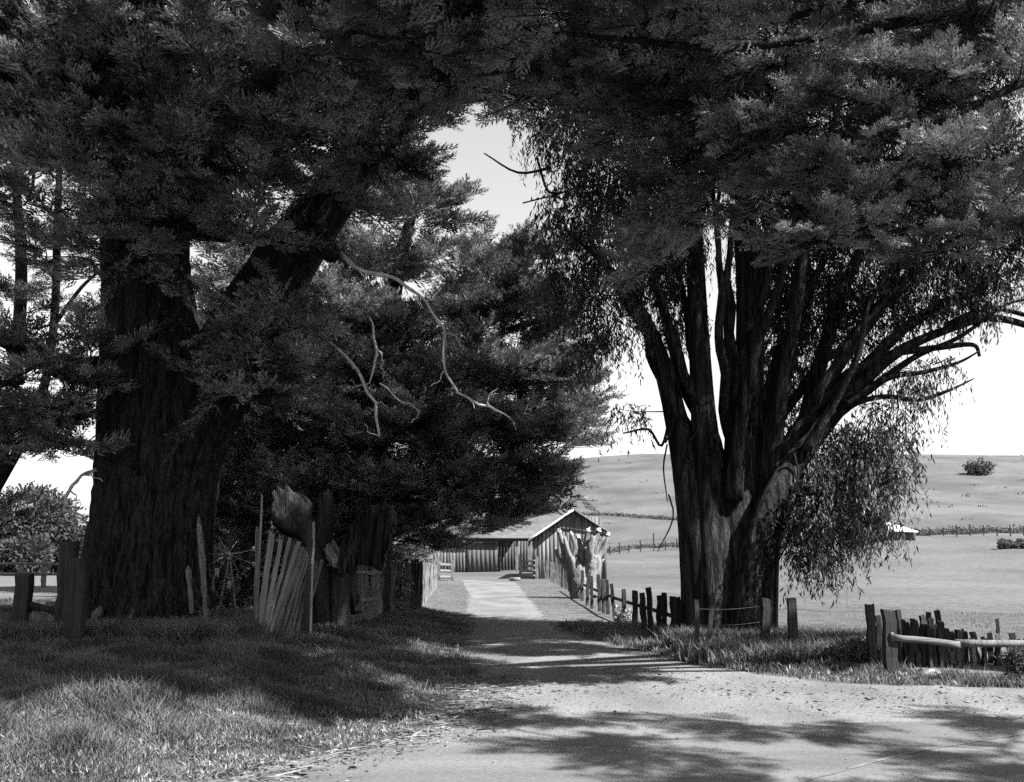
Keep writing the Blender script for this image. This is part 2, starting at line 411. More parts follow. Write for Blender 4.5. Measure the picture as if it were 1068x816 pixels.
cl1 = [
 (20,30,17,80,45,2),(110,15,17,80,45,2),(210,5,16.5,80,40,2),(300,5,15,80,35,1.6),(395,20,14.5,75,38,1.5),(480,10,14,70,32,1.4),(340,45,13.2,60,18,1.2),(430,40,13,60,16,1.2),
 (50,95,17.5,80,45,2),(150,80,17,80,45,2),(250,70,16.5,80,40,1.8),(340,70,15.5,70,38,1.5),(430,60,15,65,30,1.5),(545,40,15.8,70,22,1.5),
 (420,104,17,75,16,1.2),(510,96,17,75,13,1.1),(600,98,16.8,70,14,1.1),(640,60,16.5,60,25,1.3),
 (30,165,18,65,30,1.6),(110,160,17.5,60,50,1.4),(300,130,17,60,36,1.4),(380,130,17,50,26,1.2),(250,140,17.4,50,45,1.2),(190,160,17.5,50,50,1.1),
 (260,250,18.2,34,24,.9),(215,225,18,30,24,.7),(130,250,18.2,35,55,.8),(265,340,18.3,40,30,.8),(305,335,18.4,26,22,.8),(260,400,18.8,40,40,.8),
 (25,215,19,45,24,1.2),(65,268,19,50,16,1),
 (40,375,18.8,62,26,1.4),(90,385,18.6,32,32,1),(10,400,18.8,30,22,1.1),(70,430,18.8,26,18,1),(30,445,19,40,12,.9),(78,465,18.8,20,25,.8),(12,470,19,22,14,.8),(275,200,18,24,16,.8),
 (405,165,17.4,35,18,1),(372,168,17.6,24,22,.8),(352,205,18,14,14,.6),
 # crown above and over the road, seen only by its shadow and its bounced light
 (60,-90,19,120,60,3),(250,-90,19,130,60,3),(430,-80,19,90,50,2.5),(200,-230,20,150,70,3.5),(400,-200,21,120,60,3.5),
]
mb = MB()
for q in cl1:
    far = q[1] < -60
    c = cyp_clump(mb, *q, axis=ax1, nb=(10 if far else (max(4, q[3]*q[4]*(q[2]/FP)**2*PI*1.5) if (q[0] < 110 and q[1] > 130) else None)), scale=1.3 if far else 1.0)
    branch_to(mb, nodes1, c)
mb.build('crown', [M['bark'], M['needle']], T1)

# ------------------------------------------------------------------ cypresses behind the picket fence
def cypress(base, label, trunk, limbs, clumps, lean=(0, 0), dens=5.0, group=None, name='cypress_tree', bl=1.6):
    t = thing(name, base, label, 'tree', group)
    mb = MB(); C = px_tube(mb, trunk, seg=24, n=6, flute=.09, nf=6, rough=.03); mb.build('trunk', M['bark'], t, smooth=True)
    nodes = list(C[6::3])
    for l in limbs:
        m2 = MB(); c2 = px_tube(m2, l, seg=10, n=5, flute=.06, nf=4, rough=.04); nodes += list(c2[3::3]); m2.build('limb', M['bark'], t, smooth=True)
    mb = MB(); ax = C[len(C)//2]
    for q in clumps:
        R = q[3]*q[4]*(q[2]/FP)**2*PI
        k = q[6] if len(q) > 6 else 1
        c = cyp_clump(mb, *q[:6], axis=ax, nb=max(4, R*dens*k), lean=lean, bl=bl); branch_to(mb, nodes, c, .04)
    mb.build('crown', [M['bark'], M['needle']], t)
    return t
b = P(375, 640, 30); b[2] = float(g(b[0], b[1]))
cypress(b, 'broad cypress with upswept sprays behind the picket fence, left of the barns', 
 [(372,655,30,22),(375,560,30,18),(385,460,30,15),(400,360,30,11),(420,260,30,7),(440,190,30,3)],
 [[(380,520,30,9),(440,470,29,7),(510,430,28.5,5),(575,420,28,2)],[(385,480,30,9),(450,400,29,6),(520,350,29,4),(570,330,29,2)],
  [(378,560,30,9),(450,540,29,6),(530,520,28,3),(570,505,28,2)],[(395,400,30,8),(350,360,28,6),(310,330,27,3)],[(378,540,30,8),(320,500,28,6),(260,480,27,3)],
  [(400,380,30,7),(460,310,30,5),(520,265,30,3)]],
 [(430,225,29,42,30,1.5,.5),(385,225,29,28,26,1.3,.6),(395,285,29,48,26,1.5,.8),(455,268,30,35,14,1.5,.7),(500,290,29.5,40,20,1.5),(545,275,29.5,32,16,1.4),(470,335,29,50,26,1.6),(540,335,29,42,30,1.6),
  (350,330,28,40,30,1.6),(400,350,28,40,26,1.4),(575,355,29,25,25,1.2,.8),(420,400,27.5,50,30,1.6),(350,400,27.5,50,32,1.6),(500,395,28,50,30,1.6),(560,400,28.5,36,30,1.4),(295,400,27,36,36,1.4),
  (300,450,27,45,32,1.6),(370,460,27,50,30,1.6),(440,455,27,50,28,1.6),(510,455,27.5,48,28,1.6),(565,450,28,28,26,1.4),(590,462,28,16,14,1,.9),(595,415,28.5,14,20,1,.8),
  (260,470,27.5,38,40,1.5),(330,510,27,45,28,1.5),(400,515,27,50,28,1.6),(470,510,27,48,28,1.6),(535,505,27.5,38,26,1.5),(575,500,28,20,16,1.2,.9),(430,550,27,38,20,1.4),(490,545,27.5,40,18,1.4),(545,538,28,22,12,1.1),
  (270,530,28,42,30,1.5),(340,550,28,40,24,1.5),(250,575,29,36,24,1.2),(400,565,27.5,22,18,1.2),(450,572,28,22,8,.9)],
 lean=(.3, .38), dens=5.5)
b = P(265, 630, 36); b[2] = float(g(b[0], b[1]))
cypress(b, 'dark cypress filling the gap between the huge trunk and the broad cypress', 
 [(262,645,36,20),(265,560,36,17),(270,450,36,13),(280,330,36,8),(290,250,36,3)], 
 [[(266,520,36,8),(320,480,36,5),(380,450,36,2)],[(268,470,36,7),(230,420,36,4)]],
 [(270,260,36,40,26,2,.7),(330,250,36,30,24,1.6,.6),(260,320,36,48,36,2),(330,330,36,40,30,2,.8),(260,400,36,48,36,2),(340,420,36,50,36,2),(260,470,36,48,36,2),(330,500,36,50,36,2),(250,540,36,45,32,2),(320,560,36,50,28,2),(390,580,36,35,16,1.5),(250,600,36,45,24,1.6),(330,605,36,45,20,1.5),(400,520,36,40,36,2),(440,440,37,40,50,2)],
 dens=3.6)
# slim tree at the far left edge
b = P(-22, 640, 27); b[2] = float(g(b[0], b[1]))
cypress(b, 'slim dark tree with two thin stems crossing the left edge above the old gate posts', 
 [(-22,655,27,9),(-18,560,27,8),(8,440,27,6.5),(22,300,27,6),(16,180,27,4),(10,60,27,2)],
 [[(-10,520,27,6),(38,430,26.8,5),(56,340,26.6,4.5),(60,230,26.6,4),(64,130,26.6,2)],[(24,400,27,3),(-10,330,27,2),(-50,300,27,1)],[(56,340,26.6,2.5),(85,300,26.4,2),(108,280,26.2,1)]],
 [(20,200,26,40,16,1.2,.5),(90,200,26,20,40,1.2,.45),(45,250,26,45,14,1.2,.45),(10,320,26,22,24,1.2,.5),(85,345,26,22,25,1.2,.5),(50,420,26,55,12,1.3,.6),(10,455,26,30,18,1.2,.5),(60,465,26,24,18,1,.5),(-5,535,26,18,26,1,.9),(8,140,26,30,22,1.3,.5),(75,120,26,35,35,1.4,.6)],
 dens=1.5)

# ------------------------------------------------------------------ the eucalyptus at the right of the lane
be = P(757, 668, 21.5); be[2] = float(g(be[0], be[1]))
TE = thing('eucalyptus_tree', be, 'many-stemmed eucalyptus spreading like a fan, right of the lane', 'tree')
stems = [
 [(733,678,21.2,26),(728,600,21.2,23),(722,520,21.3,20),(706,440,21.5,15),(688,372,21.6,11.5),(664,318,21.7,8),(630,275,21.8,5),(590,240,21.8,2.5)],
 [(748,678,21.0,28),(744,600,21.1,26),(740,520,21.2,21),(733,420,21.3,15.5),(728,330,21.4,13),(724,240,21.5,11),(716,120,21.4,8),(700,-20,21,5)],
 [(770,678,21.1,30),(768,600,21.2,28),(772,510,21.4,24),(781,410,21.6,19),(782,300,21.8,17),(775,180,21.8,13),(790,40,21.8,8),(800,-140,21,4)],
 [(786,675,21.4,22),(790,600,21.4,20),(799,520,21.2,16),(808,440,21,13),(822,370,20.8,10),(836,280,20.6,8),(850,200,20.4,6),(880,90,20,3)],
 [(770,640,20.6,16),(790,570,20.7,17),(815,505,20.8,16),(850,455,21,13),(893,405,21,10),(935,368,20.8,7.5),(985,345,20.6,5.5),(1035,332,20.4,5),(1090,345,20.2,4)],
 [(790,560,21.8,16),(822,490,21.8,14),(858,430,21.8,11),(905,380,21.8,8),(960,330,21.6,6),(1020,300,21.4,4),(1080,270,21.2,2)],
 [(752,660,21.8,24),(760,560,21.9,22),(766,470,21.9,13),(760,400,22,6),(757,330,22,4),(747,240,22,3),(740,140,22,2)],
 [(800,640,21.8,17),(806,570,21.9,14),(826,500,22.2,13),(850,400,22.4,10),(880,300,22.4,8),(920,220,22,6),(960,120,21.5,3)],
 [(740,600,21.8,20),(745,480,22,14),(712,400,22.3,7),(690,320,22.4,5),(676,240,22.4,3)],
 [(815,480,21.2,12),(850,420,21.1,9),(890,360,21,7),(925,310,20.8,5),(970,270,20.6,3),(1030,240,20.4,1.5)],
 [(870,435,21.2,7),(915,400,21,5.5),(955,372,20.8,4),(1000,352,20.5,3),(1050,318,20.3,2),(1090,310,20,1)],
 [(880,425,20.7,5),(925,395,20.4,4),(965,388,20.2,3),(1000,378,20,2),(1022,366,19.9,1)],
 [(840,470,20.6,7),(870,420,20.3,5.5),(895,370,20,4.5),(905,320,19.9,3),(930,280,19.8,2)],
 [(855,452,20.9,5),(885,425,20.7,4),(920,414,20.5,3.4),(958,417,20.3,3),(988,408,20.1,2.2),(1016,395,20,.8)],
 [(800,520,21,9),(845,512,20.6,6),(890,520,20.2,4),(930,500,20,2)],
 [(935,368,20.8,5),(985,362,20.4,4),(1015,360,20.2,3),(1022,372,20.2,2)],
 [(985,340,20.6,4),(1030,322,20.3,3.5),(1075,330,20,3)],
 [(765,520,20.9,12),(773,440,20.6,9),(790,360,20.4,7),(815,290,20,5),(830,220,19.8,3)],
]
for l in stems:
    if l[0][1] >= 600: l[0] = (l[0][0], 694)+tuple(l[0][2:])
stems = [[(757+(x-757)*.93 if y > 560 else x, y, d, r*(.86 if y > 440 else .8)) for x, y, d, r in l] for l in stems]
nodesE = []
for i, l in enumerate(stems):
    mb = MB(); C = px_tube(mb, l, seg=22 if i < 9 else 10, n=7, flute=.09 if i < 9 else .03, nf=4, rough=.03); nodesE += list(C[10::3] if i < 9 else C[::3])
    mb.build('trunk' if i in (1,) else 'stem', M['eubark'], TE, smooth=True)
for k in range(14):   # slender upper limbs
    f = k/13; x1 = 640+400*f+rng.normal(0, 12); y1 = 210+70*abs(f-.35)+rng.normal(0, 30); x0 = 725+110*f**.8; y0 = 520-rng.uniform(0, 90); d = 21+rng.normal(0, .9)
    mb = MB(); C = px_tube(mb, [(x0,y0+18,21.9,2.5),(x0,y0,21.6,5.5),(x0*.72+x1*.28-6,y0*.66+y1*.34,d,5),(x0*.4+x1*.6-4,y0*.33+y1*.67,d,3.6),(x1,y1,d,2),(x1+rng.normal(8,14),y1-50,d,.8)], seg=8, n=5, jit=.035, flute=.05, nf=3); nodesE += list(C[::4])
    mb.build('limb', M['eubark'], TE, smooth=True)
mb = MB()
for k in range(26):   # loose bark ribbons and thin bare twigs
    x = rng.uniform(690, 900); y = rng.uniform(300, 560); d = 20.5+rng.random()
    mb = MB(); px_tube(mb, [(x, y, d, 1.0), (x+rng.normal(0, 5), y+25, d, .9), (x+rng.normal(-4, 8), y+60, d, .5)], seg=4, n=3); mb.build('bark_ribbon', M['eubark'], TE, smooth=True)
for l in ([(700,430,21.4,2),(690,465,21.2,1.6),(676,448,21,1.4),(650,452,20.8,.9)],[(696,400,21.4,1.6),(702,440,21.2,1.3),(694,462,21,1.1)],
          [(560,165,20,1.2),(572,200,20,1.6),(590,200,20,1),(545,212,20,.9)],[(575,175,19.5,2),(540,180,19.5,1.4),(505,160,19.5,.8)]):
    mb = MB(); px_tube(mb, l, seg=5, n=4); mb.build('bare_twig', M['eubark'], TE, smooth=True)
clE = [
 (590,130,20.5,50,45,1.6,1),(640,170,20.5,50,50,1.8,1),(600,215,20.5,38,45,1.3,.8),(575,250,20.5,20,35,1,.7),(640,250,20.8,45,45,1.5,1),(595,300,21,35,42,1.4,.9),(640,330,21,35,40,1.3,.8),(612,370,21,26,20,1.2,.6),(652,428,20.8,26,12,.8,.4),(700,120,20.5,60,50,2,1),(690,200,21.5,45,55,1.6,1),
 (670,290,22.5,30,40,1.2,.9),(700,260,23.5,35,50,1.2,.9),(755,130,22,60,60,2,1.1),(810,160,22,60,60,2,1.1),(745,225,24,18,25,1,.5),(800,260,24,35,60,1.5,1.1),(840,240,22.5,50,55,1.8,1.1),(850,320,23,48,50,1.6,1.0),(815,350,24,30,60,1.3,1),(805,430,24,22,45,1.2,.8),(705,330,24,22,40,1,.8),(840,400,24,26,38,1.2,.6),(705,245,21,30,35,1,.8),
 (890,200,22,60,50,2,1),(900,280,21.5,55,45,1.8,1),(905,340,21.6,38,28,1.3,.7),(960,230,21,60,45,1.8,1),(970,290,21,55,35,1.6,.9),(1030,260,20.5,55,40,1.6,1),(1040,300,20.3,40,24,1.3,.7),(950,325,21,40,18,1.2,.5),(1000,318,20.8,40,16,1.2,.5),
 (960,385,20.6,40,18,1.2,.45),(935,420,20.4,38,25,1.2,.5),(895,460,20.4,36,28,1.2,.8),(930,460,20.2,26,24,1,.6),(860,505,20.6,36,26,1.3,1),(910,505,20.2,34,28,1.2,.8),(855,545,20.5,34,25,1.2,1.1),(895,545,20.2,34,24,1.2,.9),(850,580,20.3,28,18,1,.9),(945,488,20,14,10,.6,.5),(825,540,20.8,18,25,1,.9),(875,470,21.4,30,30,1.2,.7),
 (1060,200,20.5,50,60,1.8,1),(1000,150,21,60,60,1.8,1),(900,120,21.5,60,50,2,1),
 (620,60,20,70,40,2,1),(740,40,21,80,50,2.5,1),(860,40,21,80,50,2.5,1),(980,50,21,80,50,2.5,1),
 (700,-70,21,120,50,3,.6),(900,-70,21,130,50,3,.6),(1060,-20,21,80,60,3,.6),(780,-170,21,150,60,3,.5),(620,-30,19,80,40,3,.6),
]
mb = MB()
for q in clE:
    c = eu_clump(mb, *q[:6], dens=max(.6, q[6])*(1.5 if q[1] > 440 else 1.15)); branch_to(mb, nodesE, c, .022)
for x, y, z, R in ((5,18,12.5,1.8),(8,18,12.8,1.8),(10.5,18.5,12.4,1.8),(6,19.5,13.5,1.6),(9,20,13.5,1.6),(3,19,12.6,1.6),(12.5,20,11,1.5)):  # unseen clumps above the frame, added to shade the lane mouth
    a_, b_, d_ = topx(x, y, z); c = eu_clump(mb, a_, b_, d_, R*FP/y, R*.6*FP/y, R, dens=1.5); branch_to(mb, nodesE, c, .022)
mb.build('crown', [M['eubark'], M['euleaf']], TE)

# ------------------------------------------------------------------ cypress whose trunk stands outside the frame at the right
bR = np.array([14.5, 14.5, 0.]); bR[2] = float(g(bR[0], bR[1]))
TC = thing('cypress_tree', bR, 'cypress boughs reaching in from the upper right, in front of the eucalyptus', 'tree')
mb = MB(); C = tube(mb, [bR-[0,0,.2], bR+[0,0,2], bR+[-.3,.2,6], bR+[-.6,.2,11], bR+[-1,0,16]], [1.0,.8,.65,.4,.1], seg=24, n=7, flute=.1, nf=7, rough=.04)
mb.build('trunk', M['bark'], TC, smooth=True); nodesR = list(C[12::3])
for l in ([(1500,150,14.3,20),(1300,170,13.8,10),(1120,150,13.5,6),(1068,165,13.3,4.6),(1000,173,13.2,3.5),(930,165,13,2.4),(880,172,12.9,1)],
          [(1480,200,14.4,18),(1280,160,14.2,10),(1140,170,14,6),(1068,208,13.8,3.5),(990,228,13.6,3),(900,248,13.4,2.4),(815,256,13.2,1)],
          [(1500,0,14.3,20),(1300,20,13.8,12),(1130,60,13,8),(1000,118,12.6,3),(960,130,12.6,2.6),(900,108,12.6,2),(850,95,12.6,1)],
          [(1500,-80,14.3,20),(1250,-60,13.5,12),(1050,-30,13,8),(900,0,13,5),(780,30,13.2,3),(700,60,13.4,1.5)],
          [(1300,20,13.8,10),(1100,0,13,8),(900,30,12.8,6),(760,50,12.8,4.5),(640,40,12.9,3),(540,35,13,2),(450,60,13.6,1)],
          [(1500,-180,14.3,18),(1250,-200,12.5,12),(1000,-200,11,7),(800,-180,10,3)],
          [(640,120,15,1.6),(680,168,14.8,2.6),(710,188,14.6,2.4),(740,195,14.5,1)],
          [(650,205,15,1.4),(665,213,15,2),(682,208,15,1.6)],[(620,30,14,1),(660,30,14,1.6),(705,24,14,2),(730,0,14,2)]):
    mb = MB(); C = px_tube(mb, l, seg=10, n=6, flute=.05, nf=4, rough=.05); nodesR += list(C[3::3])
    mb.build('limb', M['dead'] if l[0][0] < 700 else M['bark'], TC, smooth=True)
clR = [
 (500,20,13,60,20,1.2),(580,15,12.6,60,22,1.2),(660,45,12.8,55,20,1.2),(560,60,13.6,55,14,1.2),(620,90,14.6,60,13,1.2),(720,60,13.5,50,22,1.2),(470,75,14.6,55,12,1.2),(640,10,14.2,60,20,1.3),(740,30,12.6,50,22,1.1),(810,50,12.8,45,20,1.1),(700,95,15.5,50,16,1.2),(540,100,15.5,60,12,1.1),(450,100,15.8,50,12,1.1),
 (1040,30,13.5,60,40,1.4),(960,40,13.5,60,36,1.4),(880,30,13.8,55,30,1.3),(800,20,14,55,24,1.2),(720,20,14.5,60,22,1.2),(740,60,14.5,40,22,1),(650,15,15,50,14,1),
 (1050,90,13,45,30,1.1),(980,95,13,40,20,1),(900,90,13.2,40,22,1),(820,85,13.8,45,24,1),(740,110,14.5,40,22,1),(690,140,15,40,26,1),
 (850,125,13.4,32,18,.9),(930,140,13,36,14,.9),(1030,150,13,45,16,.9),(980,175,12.8,40,10,.8),(780,150,14,40,22,1),(720,180,14.6,34,22,.9),(860,175,13,40,14,.8),(1050,195,13.4,35,16,.9),
 (900,215,13.2,32,10,.7),(840,252,13,36,5,.5),(880,240,13.1,34,9,.6),(950,215,13.3,42,14,.8),(1020,222,13.5,45,12,.8),(800,205,14.2,36,16,.8),(985,255,13.6,36,10,.7),
 (700,245,15,32,24,.9),(690,275,15.2,24,14,.7),(745,215,15,26,12,.7),(650,130,15,30,22,.9),(1060,250,13.8,30,14,.8),
]
mb = MB(); axR = np.array([14., 14.5, 6])
for q in clR:
    c = cyp_clump(mb, *q, axis=axR, bl=1.2, nb=max(5, q[3]*q[4]*(q[2]/FP)**2*PI*7)); branch_to(mb, nodesR, c, .03)
for (x, y, z, r) in ((1.5,10,9.9,1.2),(.3,9.6,9.7,1.2),(3.8,10,10.2,1.2),(2.4,9.9,9.9,1.2),(-1.2,9.8,9.8,1.2),(-2,8.8,9.6,1.2),(-2,10.5,10,1.2),(5.4,10.2,10.4,1.2),(-.6,11.8,10.6,1.2),(1.6,8.2,9.6,1.1),(3.4,12,11,1.2),(-.5,8.6,9.6,1.2),(1.2,9.2,9.8,1.3),(3,8.8,10,1.3),(4.8,9.4,10.2,1.3),(6.2,9,10.4,1.2),(0,10.8,10.2,1.2),(2,11.2,10.4,1.3),(4,11,10.6,1.3),(1,12.8,11.4,1.2),(3.2,13,11.6,1.2),(7.4,15.2,12.4,1.3),(9,17,12.4,1.3),(5.2,16,12.8,1.3),(10.4,15.4,11.6,1.2),(9,6.6,9.6,.8),(11,7.6,9.8,.9),(13,6,10,.9),(12,4.6,9.4,.8),(14.5,8,10.4,.9),(10,4.8,9.6,.7),(15,5,10,.9),(8.6,8.4,10,.7),(16.5,9.5,10,1)):
    # unseen crown above the frame, added to shade bank and road; placed in metres
    u = FP*x/y  # reuse the clump maker through an equivalent point
    d = y; v = (z-EYE)/d; py = 408-FP*((v*math.cos(TH)-math.sin(TH))/(math.cos(TH)+v*math.sin(TH)))
    fy = math.cos(TH)-(408-py)/FP*math.sin(TH)
    c = cyp_clump(mb, 534+x/d*fy*FP, py, d, r*FP/d, r*.35*FP/d, r*.8, axis=axR, nb=6 if r < 1.05 else 24, bl=1.4); branch_to(mb, nodesR, c, .03)
mb.build('crown', [M['bark'], M['needle']], TC)

# ------------------------------------------------------------------ round trees far left, scrub, bushes
def round_tree(px, py, d, rx, ry, label, m='leaf', group=None, n=9000, name='round_tree', cat='tree'):
    c = P(px, py, d); base = np.array([c[0], c[1], float(g(c[0], c[1]))])
    t = thing(name, base, label, cat, group)
    mb = MB(); r = rx*d/FP
    tube(mb, [base-[0,0,.2], base+[.1,0,(c[2]-base[2])*.6], c+[0,0,ry*d/FP*.4]], [r*.09, r*.07, r*.02], seg=8, n=4, rough=.1)
    for k in range(6):
        a = k*1.05; tube(mb, [base*.3+c*.7, c+[math.cos(a)*r*.5, math.sin(a)*r*.5, ry*d/FP*.3]], [r*.04, r*.012], seg=5, n=3)
    mb.build('trunk', M['bark'], t, smooth=True)
    mb = MB(); puff(mb, c, [r, r*.9, ry*d/FP], n, L=.28*d/60, w=.55, lumps=34, shell=.7); mb.build('crown', M[m], t)
    return t
round_tree(28, 556, 78, 52, 48, 'tall rounded tree against the sky, far left beyond the pasture', n=16000)
round_tree(72, 572, 70, 26, 30, 'darker rounded tree beside the taller one, just left of the huge trunk', n=8000)
round_tree(22, 588, 62, 34, 26, 'low pale rounded tree in front of the taller far-left trees', m='leaf', n=9000)
round_tree(-30, 560, 75, 40, 50, 'rounded tree cut off by the left edge of the picture, beside the tall one', n=8000)
def bush(px, py, rx, ry, label, m='bush', n=2500, L=.07, d=None, name='bush', lumps=12):
    h = hit(px, py) if d is None else np.array([P(px, py, d)[0], d, float(g(P(px, py, d)[0], d))])
    d = h[1]; r = rx*d/FP; z = ry*d/FP
    mb = MB(); puff(mb, h+[0,0,z*.8], [r, r*.8, z], n, L=L, w=.45, lumps=lumps, shell=.4)
    for k in range(12):
        a = rng.uniform(0, 6.28); tube(mb, [h, h+[math.cos(a)*r*.3, math.sin(a)*r*.3, z*.7], h+[math.cos(a)*r*.8, math.sin(a)*r*.7, z*1.4]], [.02, .012, .004], seg=4, n=3)
    o = mb.build(name, [M[m]], None)
    return tag(o, label, 'bush')
bush(884, 694, 24, 15, 'small leafy bush growing left of the railed fence', n=3500)
bush(1060, 708, 26, 16, 'pale bush cut off by the right edge, in front of the railed fence', n=4000)
bush(842, 690, 22, 7, 'low dark weeds bush at the foot of the lone fence post', m='weed', n=1600)
bush(652, 652, 14, 9, 'white-flowered bush behind the row of stakes', m='flower', n=1500, d=27)
bush(812, 688, 16, 9, 'low bush between the two lone posts and the eucalyptus', m='weed', n=1400)
bush(415, 604, 26, 12, 'pale shrub spilling over the far end of the picket fence', m='bush', n=3500, d=34)
bush(220, 655, 20, 14, 'tangled weeds bush beside the huge trunk', m='weed', n=2500, d=20.0)
bush(245, 660, 14, 9, 'pale tangled bush at the start of the picket fence', m='bush', n=1600, d=20.6)
bush(300, 625, 46, 42, 'tall dark bush behind the splayed pickets', m='weed', n=9000, L=.16, d=27, lumps=26)
bush(232, 618, 34, 36, 'dark bush behind the old farm reel', m='weed', n=7000, L=.16, d=26, lumps=22)
bush(385, 612, 44, 34, 'tall dark bush behind the shaded middle pickets', m='weed', n=8000, L=.16, d=28, lumps=26)
bush(1022, 495, 22, 8, 'lone low bush high on the hillside', m='scrub', n=2200, L=.8, lumps=40)
bush(1056, 573, 20, 5, 'low dark bush in a dip of the pasture at the right edge', m='weed', n=2500, L=.35)
def scrub(name, pts, h, n, m, L, w=.4):
    mb = MB(); A = np.array([hit(*p) for p in pts])
    t = np.sort(rng.random(n))*(len(A)-1); i = np.minimum(t.astype(int), len(A)-2); f = (t-i)[:, None]
    pos = A[i]*(1-f)+A[i+1]*f+rng.normal(0, 1, (n, 3))*[.6*h, .6*h, 0]
    hh = h*(.45+.4*np.sin(t*17)**2+.3*np.sin(t*41)**2)
    pos[:, 2] = g(pos[:, 0], pos[:, 1])+rng.random(n)*hh
    dr = rng.normal(0, 1, (n, 3)); dr[:, 2] = np.abs(dr[:, 2]); Ls = L*rng.uniform(.5, 1.3, n)
    leaf_set(mb, pos, dr, Ls, Ls*w, 0); o = mb.build(name, M[m]); o['kind'] = 'stuff'
    tag(o, name.replace('_', ' ')+' along the pasture fence', 'undergrowth')
scrub('distant_scrub', [(632,577),(660,573),(710,571)], .5, 3500, 'scrub', .3)
scrub('dry_scrub', [(905,562),(960,559),(1020,557),(1100,557)], .8, 6000, 'scrub', .3)
scrub('hillside_scrub', [(596,537),(640,538),(680,541),(712,543)], .5, 1800, 'scrub', .5)

# ------------------------------------------------------------------ fences
def picket_mesh(w, t, h, pointed=0, seed=0):
    r = np.random.default_rng(seed); n = 6; V = []
    for i in range(n+1):
        z = h*i/n; k = 1+r.uniform(-.12, .12); ox, oy = r.uniform(-.012, .012, 2)
        kk = k*(1 if i < n else 1-pointed)
        for a, b in ((-1,-1),(1,-1),(1,1),(-1,1)): V.append([a*w/2*kk+ox, b*t/2*kk+oy, z+(r.uniform(-.02, .02) if i == n else 0)])
    Q = [[i*4+j, i*4+(j+1) % 4, i*4+4+(j+1) % 4, i*4+4+j] for i in range(n) for j in range(4)]+[[0,3,2,1],[n*4,n*4+1,n*4+2,n*4+3]]
    me = bpy.data.meshes.new('picket'); me.from_pydata(V, [], Q); return me
def stake_protos(w, t, m, pointed=.1, k=5):
    out = []
    for i in range(k):
        me = picket_mesh(w, t, 1.0, pointed, i+int(w*1000)); me.materials.append(M[m]); out.append(me)
    return out
def upright(name, me, parent, p, h, lean=(0, 0), rot=0, ws=1., sink=.08):
    o = bpy.data.objects.new(name, me); COL.objects.link(o); o.parent = parent
    o.location = Vector(np.array(p)-ORIG[parent.name]-[0, 0, sink]); o.rotation_euler = (lean[1], lean[0], rot); o.scale = (ws, ws, h+sink)
    return o
def rail(name, parent, a, b, w, h, m):
    mb = MB(); a = np.array(a, float); b = np.array(b, float); n = 6; V = []
    dr = (b-a)/np.linalg.norm(b-a); sd = np.cross(dr, [0, 0, 1]); sd /= np.linalg.norm(sd)
    for i in range(n+1):
        c = a+(b-a)*i/n+[0, 0, rng.normal(0, .006)]
        for s, z in ((-1,-1),(1,-1),(1,1),(-1,1)): V.append(c+sd*s*w/2+np.array([0, 0, z*h/2]))
    Q = [[i*4+j, i*4+(j+1) % 4, i*4+4+(j+1) % 4, i*4+4+j] for i in range(n) for j in range(4)]+[[0,3,2,1],[n*4,n*4+1,n*4+2,n*4+3]]
    return link_mesh(name, V, [Q], M[m], parent)
def wire(parent, pts, zs, m='wire', r=.0028):
    for z in zs:
        mb = MB()
        for a, b in zip(pts[:-1], pts[1:]):
            a = np.array(a)+[0, 0, z]; b = np.array(b)+[0, 0, z]
            tube(mb, [a, (a+b)/2-[0,0,.03], b], [r]*3, seg=4, n=3, cap=False)
        mb.build('wire', M[m], parent)
def line(a, b, n):
    a = np.array(a); b = np.array(b); out = []
    for i in range(n):
        p = a+(b-a)*(i/(max(1, n-1))); p = p.copy(); p[2] = float(g(p[0], p[1])); out.append(p)
    return out
S_light = stake_protos(.085, .03, 'wood'); S_dark = stake_protos(.09, .06, 'darkwood'); S_post = stake_protos(.15, .15, 'wood', 0, 3); S_dpost = stake_protos(.16, .15, 'darkwood', 0, 3)
S_pale = stake_protos(.085, .035, 'palewood'); 
# picket fence left of the lane: three stretches
a = hit(266, 666); b = hit(313, 668)
F = thing('picket_fence', a, 'near stretch of splayed grey pickets beside the huge trunk', 'fence')
n = 27
for i, p in enumerate(line(a, b, n)):
    t = i/(n-1); h = 1.95-.55*t+rng.uniform(-.05, .05); ln = .03+.30*math.sin(min(1, t*1.4)*PI*.8)
    if i in (0,): h = 2.0; ln = 0
    upright('picket', S_pale[i % 5] if i < 9 and i % 3 else S_light[i % 5], F, p+[0, rng.uniform(-.03, .03), 0], h, lean=(ln+rng.normal(0, .02), rng.normal(0, .02)), rot=rng.uniform(-.5, .2), ws=rng.uniform(.7, 1.0))
upright('tall_stake', S_pale[1], F, a+[.01, .05, 0], 2.9*.9, lean=(-.0, 0), ws=.45)
rail('rail', F, a+[0, .09, .5], b+[0, .09, .5], .05, .09, 'wood'); rail('rail', F, a+[0, .09, 1.15], b+[.1, .09, .95], .05, .09, 'wood')
pp = hit(319, 669)
F = thing('fence_post', pp, 'tall thin pole standing in front of the dead hacked trunk', 'post')
upright('pole', S_dpost[0], F, pp, 2.15, ws=.75, lean=(.01, 0)); upright('lit_edge', S_pale[3], F, pp+[.09, -.05, 0], 2.1, ws=.5)  # pale strip at the pole's right side imitates its sunlit edge
a = hit(352, 656); b = hit(399, 645)
F = thing('picket_fence', a, 'middle stretch of shaded pickets right of the dead hacked trunk', 'fence')
for i, p in enumerate(line(a, b, 26)):
    upright('picket', S_light[i % 5], F, p+[0, rng.uniform(-.03, .03), 0], 1.62+rng.uniform(-.08, .06)-i*.006, lean=(rng.normal(0, .03)-.03, rng.normal(0, .02)), rot=rng.uniform(-.3, .3), ws=rng.uniform(.75, 1.1))
